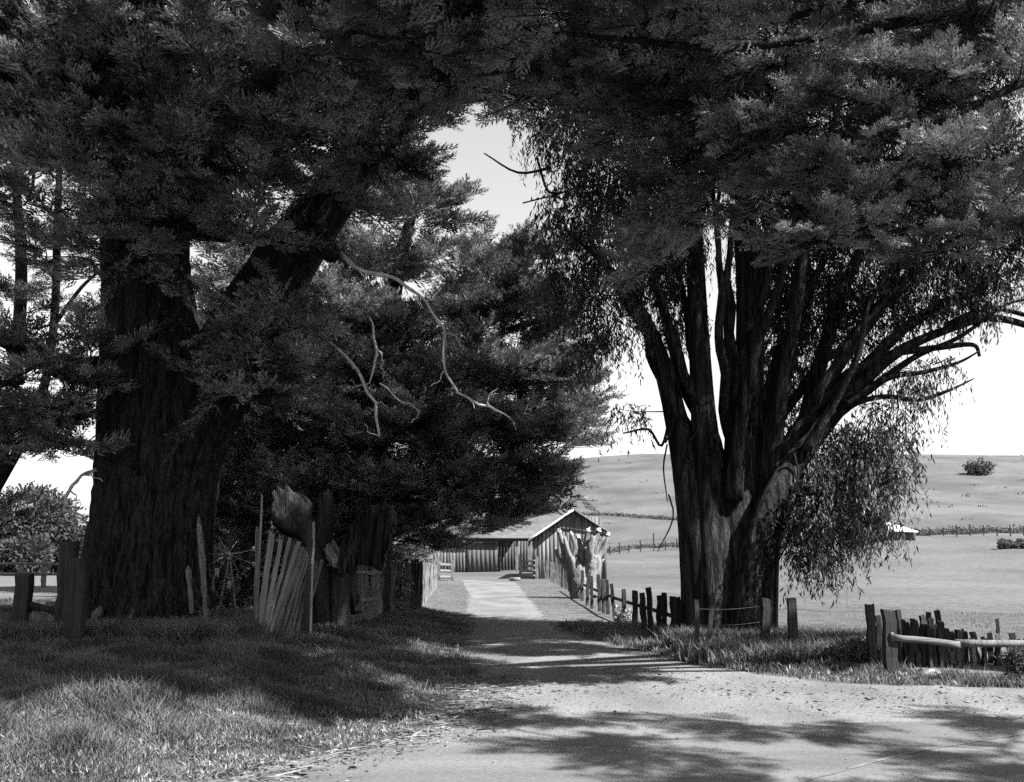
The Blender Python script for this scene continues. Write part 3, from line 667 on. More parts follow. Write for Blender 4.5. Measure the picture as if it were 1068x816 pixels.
for i in (23, 24): 
    p = line(a, b, 26)[i]; upright('picket', S_pale[i % 5], F, p+[0, -.08, 0], 1.55, lean=(-.08, 0), ws=1)
rail('rail', F, a+[0, .09, .5], b+[0, .09, .5], .05, .09, 'wood'); rail('rail', F, a+[0, .09, 1.2], b+[0, .09, 1.1], .05, .09, 'wood')
upright('post', S_dpost[1], F, b+[.12, 0, 0], 1.75, ws=1)
a = hit(404, 642); b = hit(438, 636)
F = thing('picket_fence', a, 'far dark stretch of pickets leading back towards the small gate', 'fence')
for i, p in enumerate(line(a, b, 20)):
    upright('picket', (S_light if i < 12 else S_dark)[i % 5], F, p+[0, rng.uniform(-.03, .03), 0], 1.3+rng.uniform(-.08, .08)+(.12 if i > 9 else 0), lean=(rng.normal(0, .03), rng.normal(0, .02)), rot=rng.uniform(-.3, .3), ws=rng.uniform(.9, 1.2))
c = hit(455, 613)
for i, p in enumerate(line(b, c, 16)[1:]):
    upright('picket', S_light[i % 5], F, p, 1.35+rng.uniform(-.1, .1), lean=(rng.normal(0, .02), rng.normal(0, .03)), ws=1.1, rot=1.2)
rail('rail', F, a+[0, .09, .5], b+[0, .09, .5], .05, .09, 'darkwood'); rail('rail', F, b+[-.09, 0, 1.05], c+[-.09, 0, 1.05], .05, .09, 'wood')

# stakes right of the lane
F0 = hit(586, 611)
F = thing('stake_fence', hit(700, 668), 'row of uneven dark stakes running from the lane barns to the eucalyptus', 'fence')
pix = [(586,611,34),(590,613,30),(594,615,30),(598,618,28),(602,621,30),(607,625,30),(612,630,32),(618,633,32),(625.5,636,36),(630,638,34),(634,639,34),(641,642,33),(651,648,33),(662,653,36),(672,657,38),(679,660,46),(687,662,40),(694,664,44),(701,666,42),(708,668,44)]
pts = []
for k, (x, y, hp) in enumerate(pix):
    p = hit(x, y+2); pts.append(p)
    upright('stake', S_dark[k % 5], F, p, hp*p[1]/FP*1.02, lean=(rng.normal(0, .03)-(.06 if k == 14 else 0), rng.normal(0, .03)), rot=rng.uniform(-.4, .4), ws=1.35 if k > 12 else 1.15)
for k in range(30):   # thinner grey stakes standing close together towards the barns
    t = k/29; p = hit(562+t*42, 601+t*20); upright('stake', S_light[k % 5], F, p, 1.15+rng.uniform(-.15, .15), lean=(rng.normal(0, .05), 0), ws=.9)
rail('rail', F, pts[11]+[0, .07, .55], pts[-1]+[0, .1, .5], .05, .08, 'darkwood')
rail('rail', F, pts[2]+[0, .07, .55], pts[11]+[0, .07, .55], .05, .08, 'darkwood')
wire(F, pts, (.3, .8))
# wire fence posts by the eucalyptus
F = thing('wire_fence', hit(798, 684), 'wire fence on lone posts between the eucalyptus and the railed fence', 'fence')
wp = [hit(728, 690), hit(798, 685), hit(828, 690), hit(911, 696)]
upright('post', S_dpost[0], F, wp[0], 1.05, ws=.5); upright('post', S_dpost[1], F, hit(737, 688), 1.15, ws=.45, lean=(.12, 0))
upright('post', S_dpost[0], F, wp[1], 1.03, ws=.95, lean=(.05, 0)); upright('post', S_dpost[1], F, wp[2], 1.07, ws=.85)
wire(F, wp, (.35, .62, .9))
# railed fence at the right
a = hit(930, 705)
F = thing('railed_fence', a, 'tumbledown fence of crowded stakes behind one pale rail, far right', 'fence')
pq = hit(911, 696)
upright('post', S_dpost[2], F, pq, 1.02, ws=.8, lean=(-.01, 0)); upright('post', S_dpost[0], F, a, 1.0, ws=1.15)
e = hit(1090, 700)
for k, (x, yt) in enumerate([(918.5,645),(925,645),(933,640),(938,648)]): 
    p = hit(x, 692); upright('stake', S_dark[k], F, p, (692-yt)*p[1]/FP, ws=.9)
k = 0; x = 938.0
while x < 1090 and k < 90:
    env = np.interp(x, [938, 950, 960, 970, 985, 1000, 1020, 1050, 1090], [640, 648, 650, 646, 652, 660, 664, 666, 668])
    p = hit(x, 694+rng.uniform(-2, 3)); ht = max(.3, (694-env)*p[1]/FP*rng.uniform(.8, 1.08))
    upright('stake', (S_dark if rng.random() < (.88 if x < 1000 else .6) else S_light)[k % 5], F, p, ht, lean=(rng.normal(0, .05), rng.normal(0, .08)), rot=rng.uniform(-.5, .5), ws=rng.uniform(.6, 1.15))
    x += rng.uniform(1.2, 2.6) if x < 1000 else rng.uniform(2.2, 5); k += 1
p = hit(981, 692); upright('stake', S_dark[0], F, p, 52*p[1]/FP, ws=1.0); p = hit(1043, 690); upright('stake', S_dark[1], F, p, 42*p[1]/FP, ws=.6)
zr = a[2]+.60
rail('rail', F, [pq[0]+.0, a[1]+.02, zr+.02], a+[.0, -.12, .60], .05, .12, 'wood')
rail('rail', F, a+[.02, -.12, .60], [e[0]-2.0, a[1]-.1, zr-.12], .03, .10, 'railwood')
rail('rail', F, [e[0]-2.05, a[1]-.05, zr-.10], [e[0]+1, a[1]+.2, zr-.16], .05, .11, 'wood')

# far pasture fence
F = thing('wire_fence', hit(640, 578), 'distant line of thin posts across the pasture beyond the barn', 'fence')
q = [hit(x, y) for x, y in ((636,579),(646,578),(656,577),(668,576),(682,575),(694,574),(706,573),(720,572))]
for k, p in enumerate(q): upright('post', S_dark[k % 5], F, p, 1.1+(1.2 if k == 4 else rng.uniform(-.1, .3)), ws=1.5)
wire(F, q, (.5, .9), r=.015)
F = thing('wire_fence', hit(960, 562), 'distant line of thin posts on the low ridge behind the white-roofed shed', 'fence')
q = [hit(x, 561-(x-900)*.012) for x in range(900, 1100, 14)]
for k, p in enumerate(q): upright('post', S_dark[k % 5], F, p, 1.1+rng.uniform(-.1, .3), ws=1.5)
wire(F, q, (.5, .9), r=.015)
# old gate posts and board at the left edge
p1 = hit(21, 668)
F = thing('broken_gate', p1, 'remains of a gate, three old posts and a low board, left edge', 'gate')
upright('post', S_dpost[0], F, p1, 66*p1[1]/FP, ws=1.6); p2 = hit(66, 668); upright('post', S_dpost[1], F, p2, 98*p2[1]/FP, ws=1.6); p3 = hit(78, 674); upright('post', S_dpost[2], F, p3, 88*p3[1]/FP, ws=1.6)
rail('board', F, p1+[.1, .05, .35], p2+[-.1, .05, .33], .06, .26, 'wood'); rail('board', F, p1+[.1, .0, .62], p2+[-.1, .0, .5], .06, .12, 'darkwood')
F = thing('rail_fence', hit(25, 612), 'pale rail fence in front of the rounded trees, far left', 'fence')
q = [hit(x, 613) for x in (-30, -5, 20, 45, 70, 95)]
for k, p in enumerate(q): upright('post', S_post[k % 3], F, p, 1.15)
for z in (.55, .95): rail('rail', F, q[0]+[0, -.1, z], q[-1]+[0, -.1, z], .05, .12, 'wood')

def plank_gate(px0, px1, py, hp, n, label, m='wood'):
    a = hit(px0, py); b = hit(px1, py); t = thing('farm_gate', a, label, 'gate')
    H = hp*a[1]/FP
    upright('post', S_post[0], t, a, H*1.25, ws=1.2); upright('post', S_post[1], t, b, H*1.15, ws=1.2)
    for k in range(n): rail('board', t, a+[.1, -.1, H*(k+.6)/n], b+[-.1, -.1, H*(k+.6)/n], .04, H/n*.5, m)
    return t
plank_gate(543, 560, 604, 20, 4, 'weathered board gate standing open beside the gabled barn', 'railwood')
plank_gate(457, 472, 606, 19, 3, 'small board gate at the end of the picket fence, left of the lane', 'railwood')
h = hit(537, 606)
mb = MB(); mb.box(h+[0, 0, .1], (.6, .3, .2), .1); tag(mb.build('timber_block', M['wood']), 'squared timber block lying beside the open board gate', 'timber block')

# ------------------------------------------------------------------ barns
def boards(mb, a, b, z0, zf, w=.24, m=0, th=.04):
    """vertical boards from a to b; zf(t) gives the top"""
    a = np.array(a, float); b = np.array(b, float); L = np.linalg.norm(b-a); n = int(L/w)
    rot = math.atan2((b-a)[1], (b-a)[0]); nr = np.array([math.sin(rot), -math.cos(rot), 0])
    for i in range(n):
        t0 = (i+.5)/n; c = a+(b-a)*t0; z = zf(t0); off = rng.uniform(0, .012)
        mb.box([c[0]+nr[0]*off, c[1]+nr[1]*off, (z0+z)/2], (L/n-.012, th, z-z0), rot, m)
def slab(mb, p, th=.07, m=0):
    p = np.array(p, float); n = np.cross(p[1]-p[0], p[3]-p[0]); n /= np.linalg.norm(n)
    if n[2] < 0: n = -n
    V = np.vstack([p, p+n*th]); mb.add(V, Q=[[0,1,2,3],[7,6,5,4],[0,4,5,1],[1,5,6,2],[2,6,7,3],[3,7,4,0]], m=m)
h = hit(593, 604.5); D = h[1]; pm = D/FP
def X(px, d=None): return P(px, 570, d or D)[0]
def Z(py, d=None): return P(534, py, d or D)[2]
zb = h[2]
BN = thing('gabled_barn', [X(593), D, zb], 'small barn with a steep gable of vertical boards behind the pollarded stump', 'barn')
xl, xp, xr = X(556), X(598), X(631); zl, zp, zr_ = Z(561), Z(533), Z(554)
dep = 9.0; sk = -.6
mb = MB(); boards(mb, [xl, D, 0], [xr, D+sk, 0], zb-.1, lambda t: (zl+(zp-zl)*(xl+(xr-xl)*t-xl)/(xp-xl)) if xl+(xr-xl)*t < xp else zp+(zr_-zp)*(xl+(xr-xl)*t-xp)/(xr-xp))
mb.build('gable_wall', M['barn'], BN)
mb = MB(); boards(mb, [xl, D+.05, 0], [xl+.6, D+dep, 0], zb-.1, lambda t: zl-.1); boards(mb, [xr, D+sk+.05, 0], [xr+.6, D+dep, 0], zb-.1, lambda t: zr_-.1); boards(mb, [xl+.6, D+dep, 0], [xr+.6, D+dep, 0], zb-.1, lambda t: min(zl+(zp-zl)*t*1.9, zp)-.1)
mb.build('side_wall', M['barn'], BN)
ov = .35
def rf(xa, za, xb, zb2, ya, yb):
    m_ = MB(); slab(m_, [[xa, ya, za], [xb, ya, zb2], [xb+.6, yb, zb2], [xa+.6, yb, za]]); return m_
rf(xl-.25, zl-.17, xp, zp+.03, D-ov-.3, D+dep+ov).build('roof', M['roof'], BN)
rf(xp+.005, zp+.03, xr+.22, zr_-.15, D-ov-.3, D+dep+ov).build('roof', M['roof'], BN)
rail('barge_board', BN, [xl-.3, D-ov-.34, zl-.15], [xp, D-ov-.34, zp+.06], .04, .13, 'white'); rail('barge_board', BN, [xp, D-ov-.345, zp+.05], [xr+.25, D-ov-.345, zr_-.12], .04, .09, 'wood')
# long low barn
D2 = hit(500, 597)[1]; z0 = 0
X2 = lambda p: X(p, D2); Z2 = lambda p: Z(p, D2)
B2 = thing('low_barn', [X2(505), D2, 0], 'long low barn with a dark door and an open bay, left of the gabled barn', 'barn')
mb = MB(); boards(mb, [X2(452), D2, 0], [X2(485), D2, 0], -.1, lambda t: Z2(567)); mb.build('wall', M['barn'], B2)
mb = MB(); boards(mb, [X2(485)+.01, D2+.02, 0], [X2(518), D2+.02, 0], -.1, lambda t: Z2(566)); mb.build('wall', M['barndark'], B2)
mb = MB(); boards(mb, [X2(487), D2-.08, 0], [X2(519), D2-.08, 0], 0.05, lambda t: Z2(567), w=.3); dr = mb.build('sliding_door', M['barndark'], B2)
rail('door_rail', dr, [X2(486), D2-.15, Z2(565)], [X2(521), D2-.15, Z2(565)], .06, .12, 'wood')
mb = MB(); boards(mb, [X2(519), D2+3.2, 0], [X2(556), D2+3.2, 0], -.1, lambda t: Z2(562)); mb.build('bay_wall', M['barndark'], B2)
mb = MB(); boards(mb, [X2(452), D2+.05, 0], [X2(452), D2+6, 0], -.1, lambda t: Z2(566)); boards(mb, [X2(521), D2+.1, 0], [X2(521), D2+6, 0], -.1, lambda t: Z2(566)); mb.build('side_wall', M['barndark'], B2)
for x in (539, 552): upright('bay_post', S_post[1], B2, [X2(x), D2-.1, 0], Z2(564), ws=1.5)
rail('eave_beam', B2, [X2(484), D2-.3, Z2(563.5)], [X2(556), D2-.3, Z2(563.5)], .14, .16, 'darkwood')
mb = MB(); e0 = Z2(563)+.08; r0 = Z2(549)
slab(mb, [[X2(447), D2-.45, e0], [X2(557), D2-.45, e0], [X2(541)+.3, D2+3.4, r0], [X2(452), D2+3.4, r0]])
mb.build('roof', M['roof'], B2)
mb = MB(); slab(mb, [[X2(452), D2+3.44, r0], [X2(541)+.3, D2+3.44, r0], [X2(557), D2+7, e0], [X2(447), D2+7, e0]]); mb.build('roof', M['roof'], B2)
D3 = D2+9
B3 = thing('distant_barn', [X(545, D3), D3, 0], 'pale roofed outbuilding just showing behind the low barn', 'barn')
mb = MB(); slab(mb, [[X(500, D3), D3, Z(562, D3)], [X(575, D3), D3, Z(562, D3)], [X(565, D3), D3+3, Z(541, D3)], [X(505, D3), D3+3, Z(541, D3)]]); mb.build('roof', M['roof'], B3)
mb = MB(); boards(mb, [X(503, D3), D3+.3, 0], [X(572, D3), D3+.3, 0], float(g(0, D3)), lambda t: Z(562, D3)); mb.build('wall', M['barn'], B3)
# white-roofed shed far out in the pasture
h = hit(940, 564.5); s = h[1]/FP
SH = thing('field_shed', h, 'low shed with a bright white roof, far out in the pasture', 'shed')
mb = MB(); w = 30*s; s *= 1.35; boards(mb, h+[-w*.45, 0, 0], h+[w*.5, 0, 0], h[2]-.1, lambda t: h[2]+6.5*s, w=.4); mb.build('wall', M['barndark'], SH)
mb = MB(); boards(mb, h+[-w*.45, 2.4, 0], h+[w*.5, 2.4, 0], h[2]-.1, lambda t: h[2]+6.5*s, w=.4); mb.build('back_wall', M['barndark'], SH)
mb = MB(); slab(mb, [h+[-w*.52, -.4, 6.6*s], h+[w*.55, -.4, 6.2*s], h+[w*.1, 1.6, 9.5*s], h+[-w*.42, 1.6, 15*s]], .1); mb.build('roof', M['white'], SH)

# ------------------------------------------------------------------ hacked stumps
def stump(name, base, label, arms, m, capm='cut', seg=16, jag=1.2, rough=.16):
    t = thing(name, base, label, 'stump')
    mb = MB()
    for l, tip in arms: px_tube(mb, l, seg=seg, n=7, flute=.2, nf=5, rough=rough, jag=jag)
    mb.build('trunk', M[m], t)
    for l, tip in arms:
        if tip:
            c = MB(); x, y, d, r = l[-1]; x0, y0, d0, _ = l[-2]; a = P(x, y, d); b_ = P(x0, y0, d0); v = (a-b_)/np.linalg.norm(a-b_)
            tube(c, [a-v*.03, a+v*.03, a+v*.10], [r*d/FP*1.25, r*d/FP*1.15, r*d/FP*.8], seg=7, n=2, rough=.5, jag=.8); c.build('cut_end', M[capm], t)
    return t
dd = hit(605, 624)[1]
arms = [([(608,632,dd,13),(606,610,dd,12),(604,596,dd,9)], 0)]
for x0, y0, x1, y1, r_, tip in ((600,608,583,555,3.2,1),(601,604,589,562,2.6,0),(603,602,596,558,2.4,1),(604,600,603,561,2.6,1),(606,600,609,572,3.0,0),(608,602,613,554,3.4,1),(610,604,619,560,3.6,0),(611,606,624,554,3.6,1),(612,608,629,562,3.2,0),(613,610,634,558,2.6,1),(599,612,579,572,2.2,0),(603,598,592,574,3.4,0),(611,610,620,580,5,0),(606,604,600,583,5,0),(614,612,627,584,4,0)):
    w_ = rng.normal(0, 2.0); dz = rng.uniform(-.5, .5)
    arms.append(([(x0,y0+8,dd,r_*2.2),(x0*.65+x1*.35+w_,y0*.65+y1*.35,dd+dz*.5,r_*1.5),(x0*.3+x1*.7-w_*.6,y0*.3+y1*.7,dd+dz,r_*1.05),(x1,y1,dd+dz,r_*.7)], tip))
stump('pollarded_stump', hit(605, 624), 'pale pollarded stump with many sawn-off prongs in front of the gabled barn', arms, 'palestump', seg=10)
ds = 21.5
bs = P(345, 668, ds); bs[2] = float(g(bs[0], bs[1]))
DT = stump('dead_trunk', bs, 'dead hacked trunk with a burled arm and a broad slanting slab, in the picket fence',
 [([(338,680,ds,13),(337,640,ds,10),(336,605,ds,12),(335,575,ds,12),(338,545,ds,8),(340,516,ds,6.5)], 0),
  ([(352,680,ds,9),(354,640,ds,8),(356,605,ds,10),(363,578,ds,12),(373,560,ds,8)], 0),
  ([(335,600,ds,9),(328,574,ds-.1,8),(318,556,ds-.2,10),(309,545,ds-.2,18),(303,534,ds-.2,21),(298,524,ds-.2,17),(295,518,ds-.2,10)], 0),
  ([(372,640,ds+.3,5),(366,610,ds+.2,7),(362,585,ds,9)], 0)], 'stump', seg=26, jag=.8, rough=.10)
def slab_piece(name, poly, d, th, m, parent):
    bm = bmesh.new(); out = []
    for k in range(len(poly)):
        a = np.array(poly[k], float); b = np.array(poly[(k+1) % len(poly)], float); n = max(1, int(np.linalg.norm(b-a)/3.5))
        for t in range(n): out.append(a+(b-a)*t/n+rng.normal(0, .7, 2))
    vs = [bm.verts.new(P(x, y, d)) for x, y in out]; f = bm.faces.new(vs)
    bmesh.ops.triangulate(bm, faces=[f]); bmesh.ops.subdivide_edges(bm, edges=bm.edges[:], cuts=2, use_grid_fill=True)
    r_ = bmesh.ops.extrude_face_region(bm, geom=bm.faces[:])
    for v in r_['geom']:
        if isinstance(v, bmesh.types.BMVert): v.co.y += th
    for v in bm.verts:
        x, y, z = v.co; q = (x*1.0+z*.55)
        v.co.y += .06*math.sin(q*23)+.05*math.sin(q*47+1)+.05*math.sin(z*6+x*3)
    bmesh.ops.recalc_face_normals(bm, faces=bm.faces[:])
    V = [tuple(v.co) for v in bm.verts]; T = [[v.index for v in f.verts] for f in bm.faces if len(f.verts) == 3]; Qd = [[v.index for v in f.verts] for f in bm.faces if len(f.verts) == 4]
    bm.free(); return link_mesh(name, V, [T, Qd] if T else [Qd], M[m], parent)
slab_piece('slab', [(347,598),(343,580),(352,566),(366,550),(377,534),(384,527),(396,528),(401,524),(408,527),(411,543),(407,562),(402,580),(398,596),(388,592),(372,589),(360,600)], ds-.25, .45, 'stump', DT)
slab_piece('splinter', [(341,590),(338,572),(346,562),(352,572),(352,592)], ds-.35, .1, 'wood', DT)
# pale split slabs leaning at the huge trunk; the last imitates sunlit bark
for (pl, w, lab) in (([(215,655,19.0),(212,600,19.0),(207,538,19.3)], 8, 'tall pale slab of split wood leaning on the huge trunk'),
                     ([(200,640,18.9),(198,612,19.0),(196,590,19.1)], 7, 'short pale slab of split wood at the right foot of the huge trunk'),
                     ([(92,670,18.9),(98,648,18.9),(105,632,19.0)], 9, 'pale slab put in for the sunlit bark at the left foot of the huge trunk')):
    A = [P(*q) for q in pl]; V = []; n = 8; C = catmull(A, n//2); W = w*19/FP
    for i, c in enumerate(C):
        t = i/(len(C)-1); ww = W*.5*np.interp(t, [0,.3,.55,.7,.85,1], [.5,.55,.6,1.1,.8,.06])*rng.uniform(.75, 1.2)
        for sx, sy in ((-1, 0), (0, -.05), (1, 0), (0, .06)): V.append(c+[sx*ww, sy+sx*.03, 0])
    k = len(C); Q = [[i*4+j, i*4+(j+1) % 4, i*4+4+(j+1) % 4, i*4+4+j] for i in range(k-1) for j in range(4)]+[[0,3,2,1],[k*4-4,k*4-3,k*4-2,k*4-1]]
    tag(link_mesh('wood_slab', V, [Q], M['wood']), lab, 'wood slab')
# old farm reel
c = P(238, 578, 20.6)
WH = thing('farm_reel', [c[0], c[1], float(g(c[0], c[1]))], 'old broken farm reel with thin arms between the huge trunk and the pickets', 'farm reel')
zc = c[2]
for k, (an, R) in enumerate(((178,.52),(150,.35),(118,.42),(12,.5),(-22,.55),(-62,.45),(-86,.62),(-118,.42),(-150,.5),(60,.3))):
    a = math.radians(an); e = c+[R*math.cos(a), .15*math.cos(a), R*math.sin(a)]
    mb = MB(); tube(mb, [c, (c+e)/2+rng.normal(0, .015, 3), e], [.013, .012, .009], seg=5, n=3); mb.build('arm', M['iron'], WH)
    if k in (3, 4, 6, 7): mb = MB(); mb.box(e, (.09, .02, .16 if k > 4 else .1), .3); mb.build('paddle', M['palewood'], WH)
mb = MB(); tube(mb, [c+[0,-.08,0], c+[0,.08,0]], [.04, .04], seg=10, n=2); mb.build('hub', M['iron'], WH)
for sx in (-.3, .25): mb = MB(); tube(mb, [c+[0,.1,0], [c[0]+sx, c[1]+.2, zc-1.8]], [.022, .022], seg=6, n=3); mb.build('leg', M['iron'], WH)
h = hit(972, 708); mb = MB(); puff_r = rand_in(1)
tube(mb, [h+[-.2,0,.0], h+[0,0,.06], h+[.22,0,0]], [.04, .09, .05], seg=9, n=3, rough=.2); tag(mb.build('rock', M['palewood'], None, smooth=True), 'pale stone in the grass before the railed fence', 'rock')

# ------------------------------------------------------------------ grass, weeds and litter
def blades(name, pos, h, w, m, lean=.35, label=None):
    n = len(pos); a = rng.uniform(0, 2*PI, n); dx, dy = np.cos(a), np.sin(a); b = rng.uniform(0, 2*PI, n); le = h*lean*rng.random(n)*1.6
    base = pos; V = np.zeros((n, 5, 3))
    o = np.stack([dx*w/2, dy*w/2, np.zeros(n)], -1)
    mid = base+np.stack([np.cos(b)*le*.35, np.sin(b)*le*.35, h*.55], -1); tip = base+np.stack([np.cos(b)*le, np.sin(b)*le, h*rng.uniform(.8, 1, n)], -1)
    V[:, 0] = base-o; V[:, 1] = base+o; V[:, 2] = mid+o*.75; V[:, 3] = mid-o*.75; V[:, 4] = tip
    i = np.arange(n)[:, None]*5
    ob = link_mesh(name, V.reshape(-1, 3), [i+np.array([[0,1,2,3]]), i+np.array([[3,2,4]])], M[m]); ob['kind'] = 'stuff'
    if label: tag(ob, label, 'grass')
def scatter(n, x0, x1, y0, y1, ok, tuft=10, spread=.07):
    k = n//tuft; x = rng.uniform(x0, x1, k*2); y = y0+(y1-y0)*rng.random(k*2)**1.35; w = ok(x, y); x = x[w]; y = y[w]
    x = np.repeat(x, tuft)+rng.normal(0, spread, len(x)*tuft); y = np.repeat(y, tuft)+rng.normal(0, spread, len(y)*tuft)
    return np.column_stack([x, y, g(x, y)-.01])
lump = lambda x, y: .5+.5*np.sin(x*2.1+1.3*np.sin(y*1.7))*np.sin(y*2.6+1.1*np.sin(x*1.3))
def lex(y): return np.where(y < 8.9, -2.5-(8.9-y)*.95, ledge(y))
p = scatter(190000, -9, .2, 6.3, 15.5, lambda x, y: (x < lex(y)+.1-.25*rng.random(len(x))) & (x > -.62*y-1))
tall = sst(0, 2.5, lex(p[:, 1])-p[:, 0])
blades('verge_grass', p, (.03+.24*tall*lump(p[:,0]*1.6, p[:,1]*1.5)**2+.05*tall)*rng.uniform(.5, 1.25, len(p)), .009+.006*rng.random(len(p)), 'grass', .6, 'rough roadside grass beside the road at lower left')
p = scatter(150000, -16, -.6, 14.5, 30, lambda x, y: (x < lex(y)+.1) & (x > -.6*y-1), spread=.1)
blades('bank_grass', p, (.05+.16*lump(p[:,0], p[:,1]))*rng.uniform(.5, 1.3, len(p))*(.4+.6*sst(0, 1.5, lex(p[:,1])-p[:,0])), .014+.008*rng.random(len(p)), 'grass', .5, 'shaded grass on the bank below the picket fence')
p = scatter(60000, 1, 17, 14, 27, lambda x, y: (x > redge(y)+.05+.3*rng.random(len(x))) & (x < redge(y)+2.6) & (y > 14.4), spread=.09)
blades('verge_weeds', p, (.05+.16*lump(p[:,0]*1.3, p[:,1]))*rng.uniform(.5, 1.4, len(p))*sst(0, .8, p[:,0]-redge(p[:,1])+.3), .014+.008*rng.random(len(p)), 'grass', .5, 'weeds along the fence at the right of the road')
p = scatter(26000, 3.2, 7.5, 17.5, 21.5, lambda x, y: (x > redge(y)+.4), spread=.12)
blades('trunk_weeds', p, rng.uniform(.15, .5, len(p)), .016+.01*rng.random(len(p)), 'weed', .5, 'tall dark weeds round the foot of the eucalyptus')
p = scatter(26000, -9.6, -4.5, 17.6, 21.5, lambda x, y: x < -4.6, spread=.12)
blades('trunk_weeds', p, rng.uniform(.12, .45, len(p)), .016+.01*rng.random(len(p)), 'weed', .6, 'tall dark weeds round the foot of the huge cypress')
p = scatter(60000, 1.2, 30, 20, 38, lambda x, y: (x > redge(y)+1.5) & (x < .6*y+2) & (rng.random(len(x)) < sst(38, 21, y)), spread=.3)
blades('pasture_grass', p, rng.uniform(.015, .05, len(p)), .012+.01*rng.random(len(p)), 'pgrass', .5, 'short cropped grass in the sunlit pasture')
p = scatter(12000, -8, 2, 25, 62, lambda x, y: ((x < ledge(y)) & (x > ledge(y)-2.5)) | ((x > redge(y)) & (x < redge(y)+1.2)), spread=.15)
blades('lane_grass', p, rng.uniform(.015, .05, len(p)), .012+.012*rng.random(len(p)), 'pgrass', .5, 'short grass along both edges of the sunlit lane')
def coarse(name, n, ok, box, L0, L1, m, label, w=.22, K=9):
    k = n//K; x = rng.uniform(box[0], box[1], k*3); y = rng.uniform(box[2], box[3], k*3); q = ok(x, y); x = x[q][:k]; y = y[q][:k]
    x = np.repeat(x, K)+rng.normal(0, .03, len(x)*K); y = np.repeat(y, K)+rng.normal(0, .03, len(y)*K)
    pos = np.column_stack([x, y, g(x, y)+rng.random(len(x))*L1*.5]); dr = rng.normal(0, .8, pos.shape); dr[:, 2] = np.abs(dr[:, 2])*.8+.35
    mb = MB(); Ls = rng.uniform(L0, L1, len(x)); leaf_set(mb, pos, dr, Ls, Ls*w, 0)
    o = mb.build(name, M[m]); o['kind'] = 'stuff'; tag(o, label, 'weeds')
pz = lambda x, y: lump(x*1.7+3, y*1.9+1)
coarse('roadside_weeds', 30000, lambda x, y: (x < lex(y)-.1) & (pz(x, y) > .5) & (x > -.62*y-1), (-9, 0, 6.5, 13), .03, .085, 'broad', 'broad-leaved pale weeds in the sunlit grass at lower left')
coarse('roadside_weeds', 9000, lambda x, y: (x < lex(y)-.1) & (pz(x, y) > .65) & (x > -.62*y-1), (-14, 0, 13, 24), .03, .10, 'broad', 'broad-leaved weeds scattered over the shaded bank')
coarse('roadside_weeds', 12000, lambda x, y: (x > redge(y)+.2) & (x < redge(y)+2.8) & (pz(x, y) > .4), (1, 16, 14.2, 24), .03, .12, 'broad', 'broad-leaved weeds under the fences at the right')
n = 3800; x = rng.uniform(-3, 14, n); y = 6.5+rng.random(n)**1.3*12; q = (x > lex(y)-.3) & (x < np.where(y < 14, 30, redge(y)+.3)); x = x[q]; y = y[q]
w_ = (rng.random(len(x)) < np.where(y > 11.5, 1, .25)); x = x[w_]; y = y[w_]; n = len(x)
oc = np.array([[1,0,0],[0,1,0],[-1,0,0],[0,-1,0],[0,0,.8],[0,0,-.8]]); ft = np.array([[0,1,4],[1,2,4],[2,3,4],[3,0,4],[1,0,5],[2,1,5],[3,2,5],[0,3,5]])
sz = (.005+.011*rng.random(n)**3); V = np.stack([x, y, np.full(n, .02)], -1)[:, None, :]+oc[None]*sz[:, None, None]*rng.uniform(.6, 1.3, (n, 6, 1))
o = link_mesh('gravel_stones', V.reshape(-1, 3), [(np.arange(n)[:, None, None]*6+ft[None]).reshape(-1, 3)], M['gravel']); o['kind'] = 'stuff'; tag(o, 'loose stones scattered over the gravel', 'gravel')
def strip(name, pts, w, z, m):
    C = catmull([(x, y, z) for x, y in pts], 24); T = np.gradient(C, axis=0); T /= np.linalg.norm(T, axis=1)[:, None]; S = np.column_stack([-T[:, 1], T[:, 0], T[:, 2]*0])
    ww = w*(.7+.3*np.sin(np.arange(len(C))*.7))[:, None]; V = np.stack([C-S*ww, C+S*ww], 1).reshape(-1, 3); k = np.arange(len(C)-1)[:, None]*2
    o = link_mesh(name, V, [k+np.array([[0, 1, 3, 2]])], M[m]); o['kind'] = 'structure'
a1, a2, a3, a4 = [hit(*q)[:2] for q in ((800,830),(880,806),(960,786),(1090,764))]
strip('road_markings', [a1, a2, a3, a4], .028, .021, 'gravel')
# tussocks on the hillside
n = 180; y = rng.uniform(130, 400, n); x = rng.uniform(-10, 260, n); pos = np.column_stack([x, y, g(x, y)]); pos = np.repeat(pos, 14, 0)+rng.normal(0, .5, (n*14, 3))*[1.6, 1, .25]
mb = MB(); dr = rng.normal(0, 1, pos.shape); dr[:, 2] = np.abs(dr[:, 2]); Ls = rng.uniform(.3, .7, len(pos)); leaf_set(mb, pos, dr, Ls, Ls*.6, 0); o = mb.build('hill_tussocks', M['scrub']); o['kind'] = 'stuff'; tag(o, 'small tussocks dotted over the hillside', 'undergrowth')
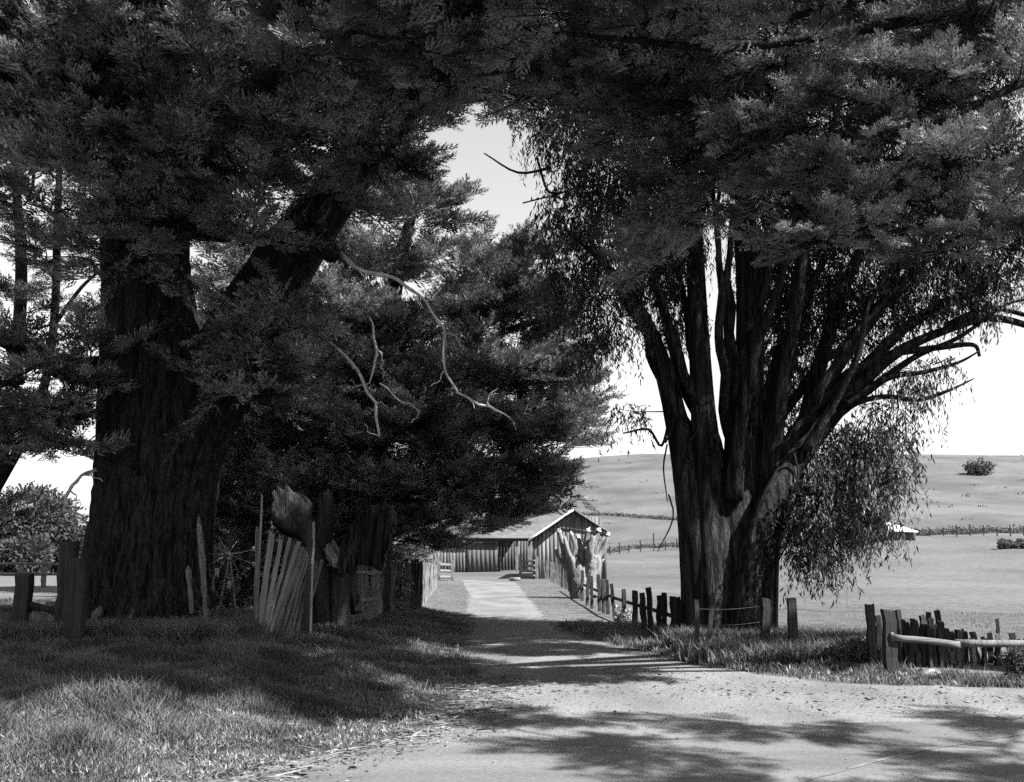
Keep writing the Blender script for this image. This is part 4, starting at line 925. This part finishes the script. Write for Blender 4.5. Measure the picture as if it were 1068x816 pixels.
# bark and twig litter along the road edge
n = 5200
y = rng.uniform(8.0, 16, n); x = lex(y)+rng.normal(.15, .28, n)+.5*(rng.random(n)**4)
k = n//3; x[:k] = rng.uniform(-1, 8, k); y[:k] = np.interp(x[:k], [-1, 2, 5, 8], [14, 15.5, 13.8, 13.6])+rng.normal(-.4, .9, k)
pos = np.column_stack([x, y, np.maximum(g(x, y), 0)+.022+.02*rng.random(n)]); dr = rng.normal(0, 1, (n, 3)); dr[:, 2] *= .12
mb = MB(); Ls = rng.uniform(.02, .13, n)*rng.uniform(.5, 1, n); leaf_set(mb, pos, dr, Ls, Ls*rng.uniform(.1, .35, n), 0)
for i in range(60):
    yy = rng.uniform(8.6, 15); q = np.array([lex(yy)+rng.normal(.1, .3), yy, .035]); a = rng.normal(0, .7); L = rng.uniform(.15, .45)
    tube(mb, [q, q+[L*.5*math.cos(a), L*.5*math.sin(a), .02], q+[L*math.cos(a+.3), L*math.sin(a+.3), 0]], [.008, .008, .003], seg=5, n=2)
o = mb.build('bark_litter', M['litter']); o['kind'] = 'stuff'; tag(o, 'dry bark and twigs scattered along the road edge', 'litter')

# ------------------------------------------------------------------ light, world, camera
AZ, EL = math.radians(116), math.radians(48)      # clockwise from +Y
sd = Vector((math.sin(AZ)*math.cos(EL), math.cos(AZ)*math.cos(EL), math.sin(EL)))
sun = bpy.data.lights.new('sun', 'SUN'); sun.energy = 5.0; sun.angle = math.radians(.5); sun.color = (1, 1, 1)
so = bpy.data.objects.new('sun', sun); COL.objects.link(so); so.location = sd*60; so.rotation_euler = (-sd).to_track_quat('-Z', 'Y').to_euler()
w = bpy.data.worlds.new('World'); scene.world = w; w.use_nodes = True; nt = w.node_tree
bg = nt.nodes['Background']; sk = nt.nodes.new('ShaderNodeTexSky'); sk.sky_type = 'NISHITA'; sk.sun_disc = False
sk.sun_elevation = EL; sk.sun_rotation = AZ; sk.dust_density = 1.0; sk.air_density = 2.0; sk.ozone_density = 0; sk.altitude = 0
bw = nt.nodes.new('ShaderNodeRGBToBW'); nt.links.new(sk.outputs[0], bw.inputs[0]); nt.links.new(bw.outputs[0], bg.inputs['Color'])
bg.inputs['Strength'].default_value = .051
cam = bpy.data.cameras.new('camera'); cam.sensor_width = 36; cam.lens = 36*FP/1068; cam.clip_end = 5000; cam.clip_start = .1
co = bpy.data.objects.new('camera', cam); COL.objects.link(co); co.location = (0, 0, EYE); co.rotation_euler = (PI/2+TH, 0, 0); scene.camera = co
scene.view_settings.view_transform = 'Standard'; scene.view_settings.look = 'None'; scene.view_settings.exposure = 2.1; scene.view_settings.gamma = 1
scene.cycles.use_denoising = False; scene.cycles.max_bounces = 5; scene.cycles.diffuse_bounces = 3; scene.cycles.transmission_bounces = 3
scene.cycles.use_adaptive_sampling = True; scene.cycles.adaptive_threshold = .02; scene.cycles.caustics_reflective = False; scene.cycles.caustics_refractive = False
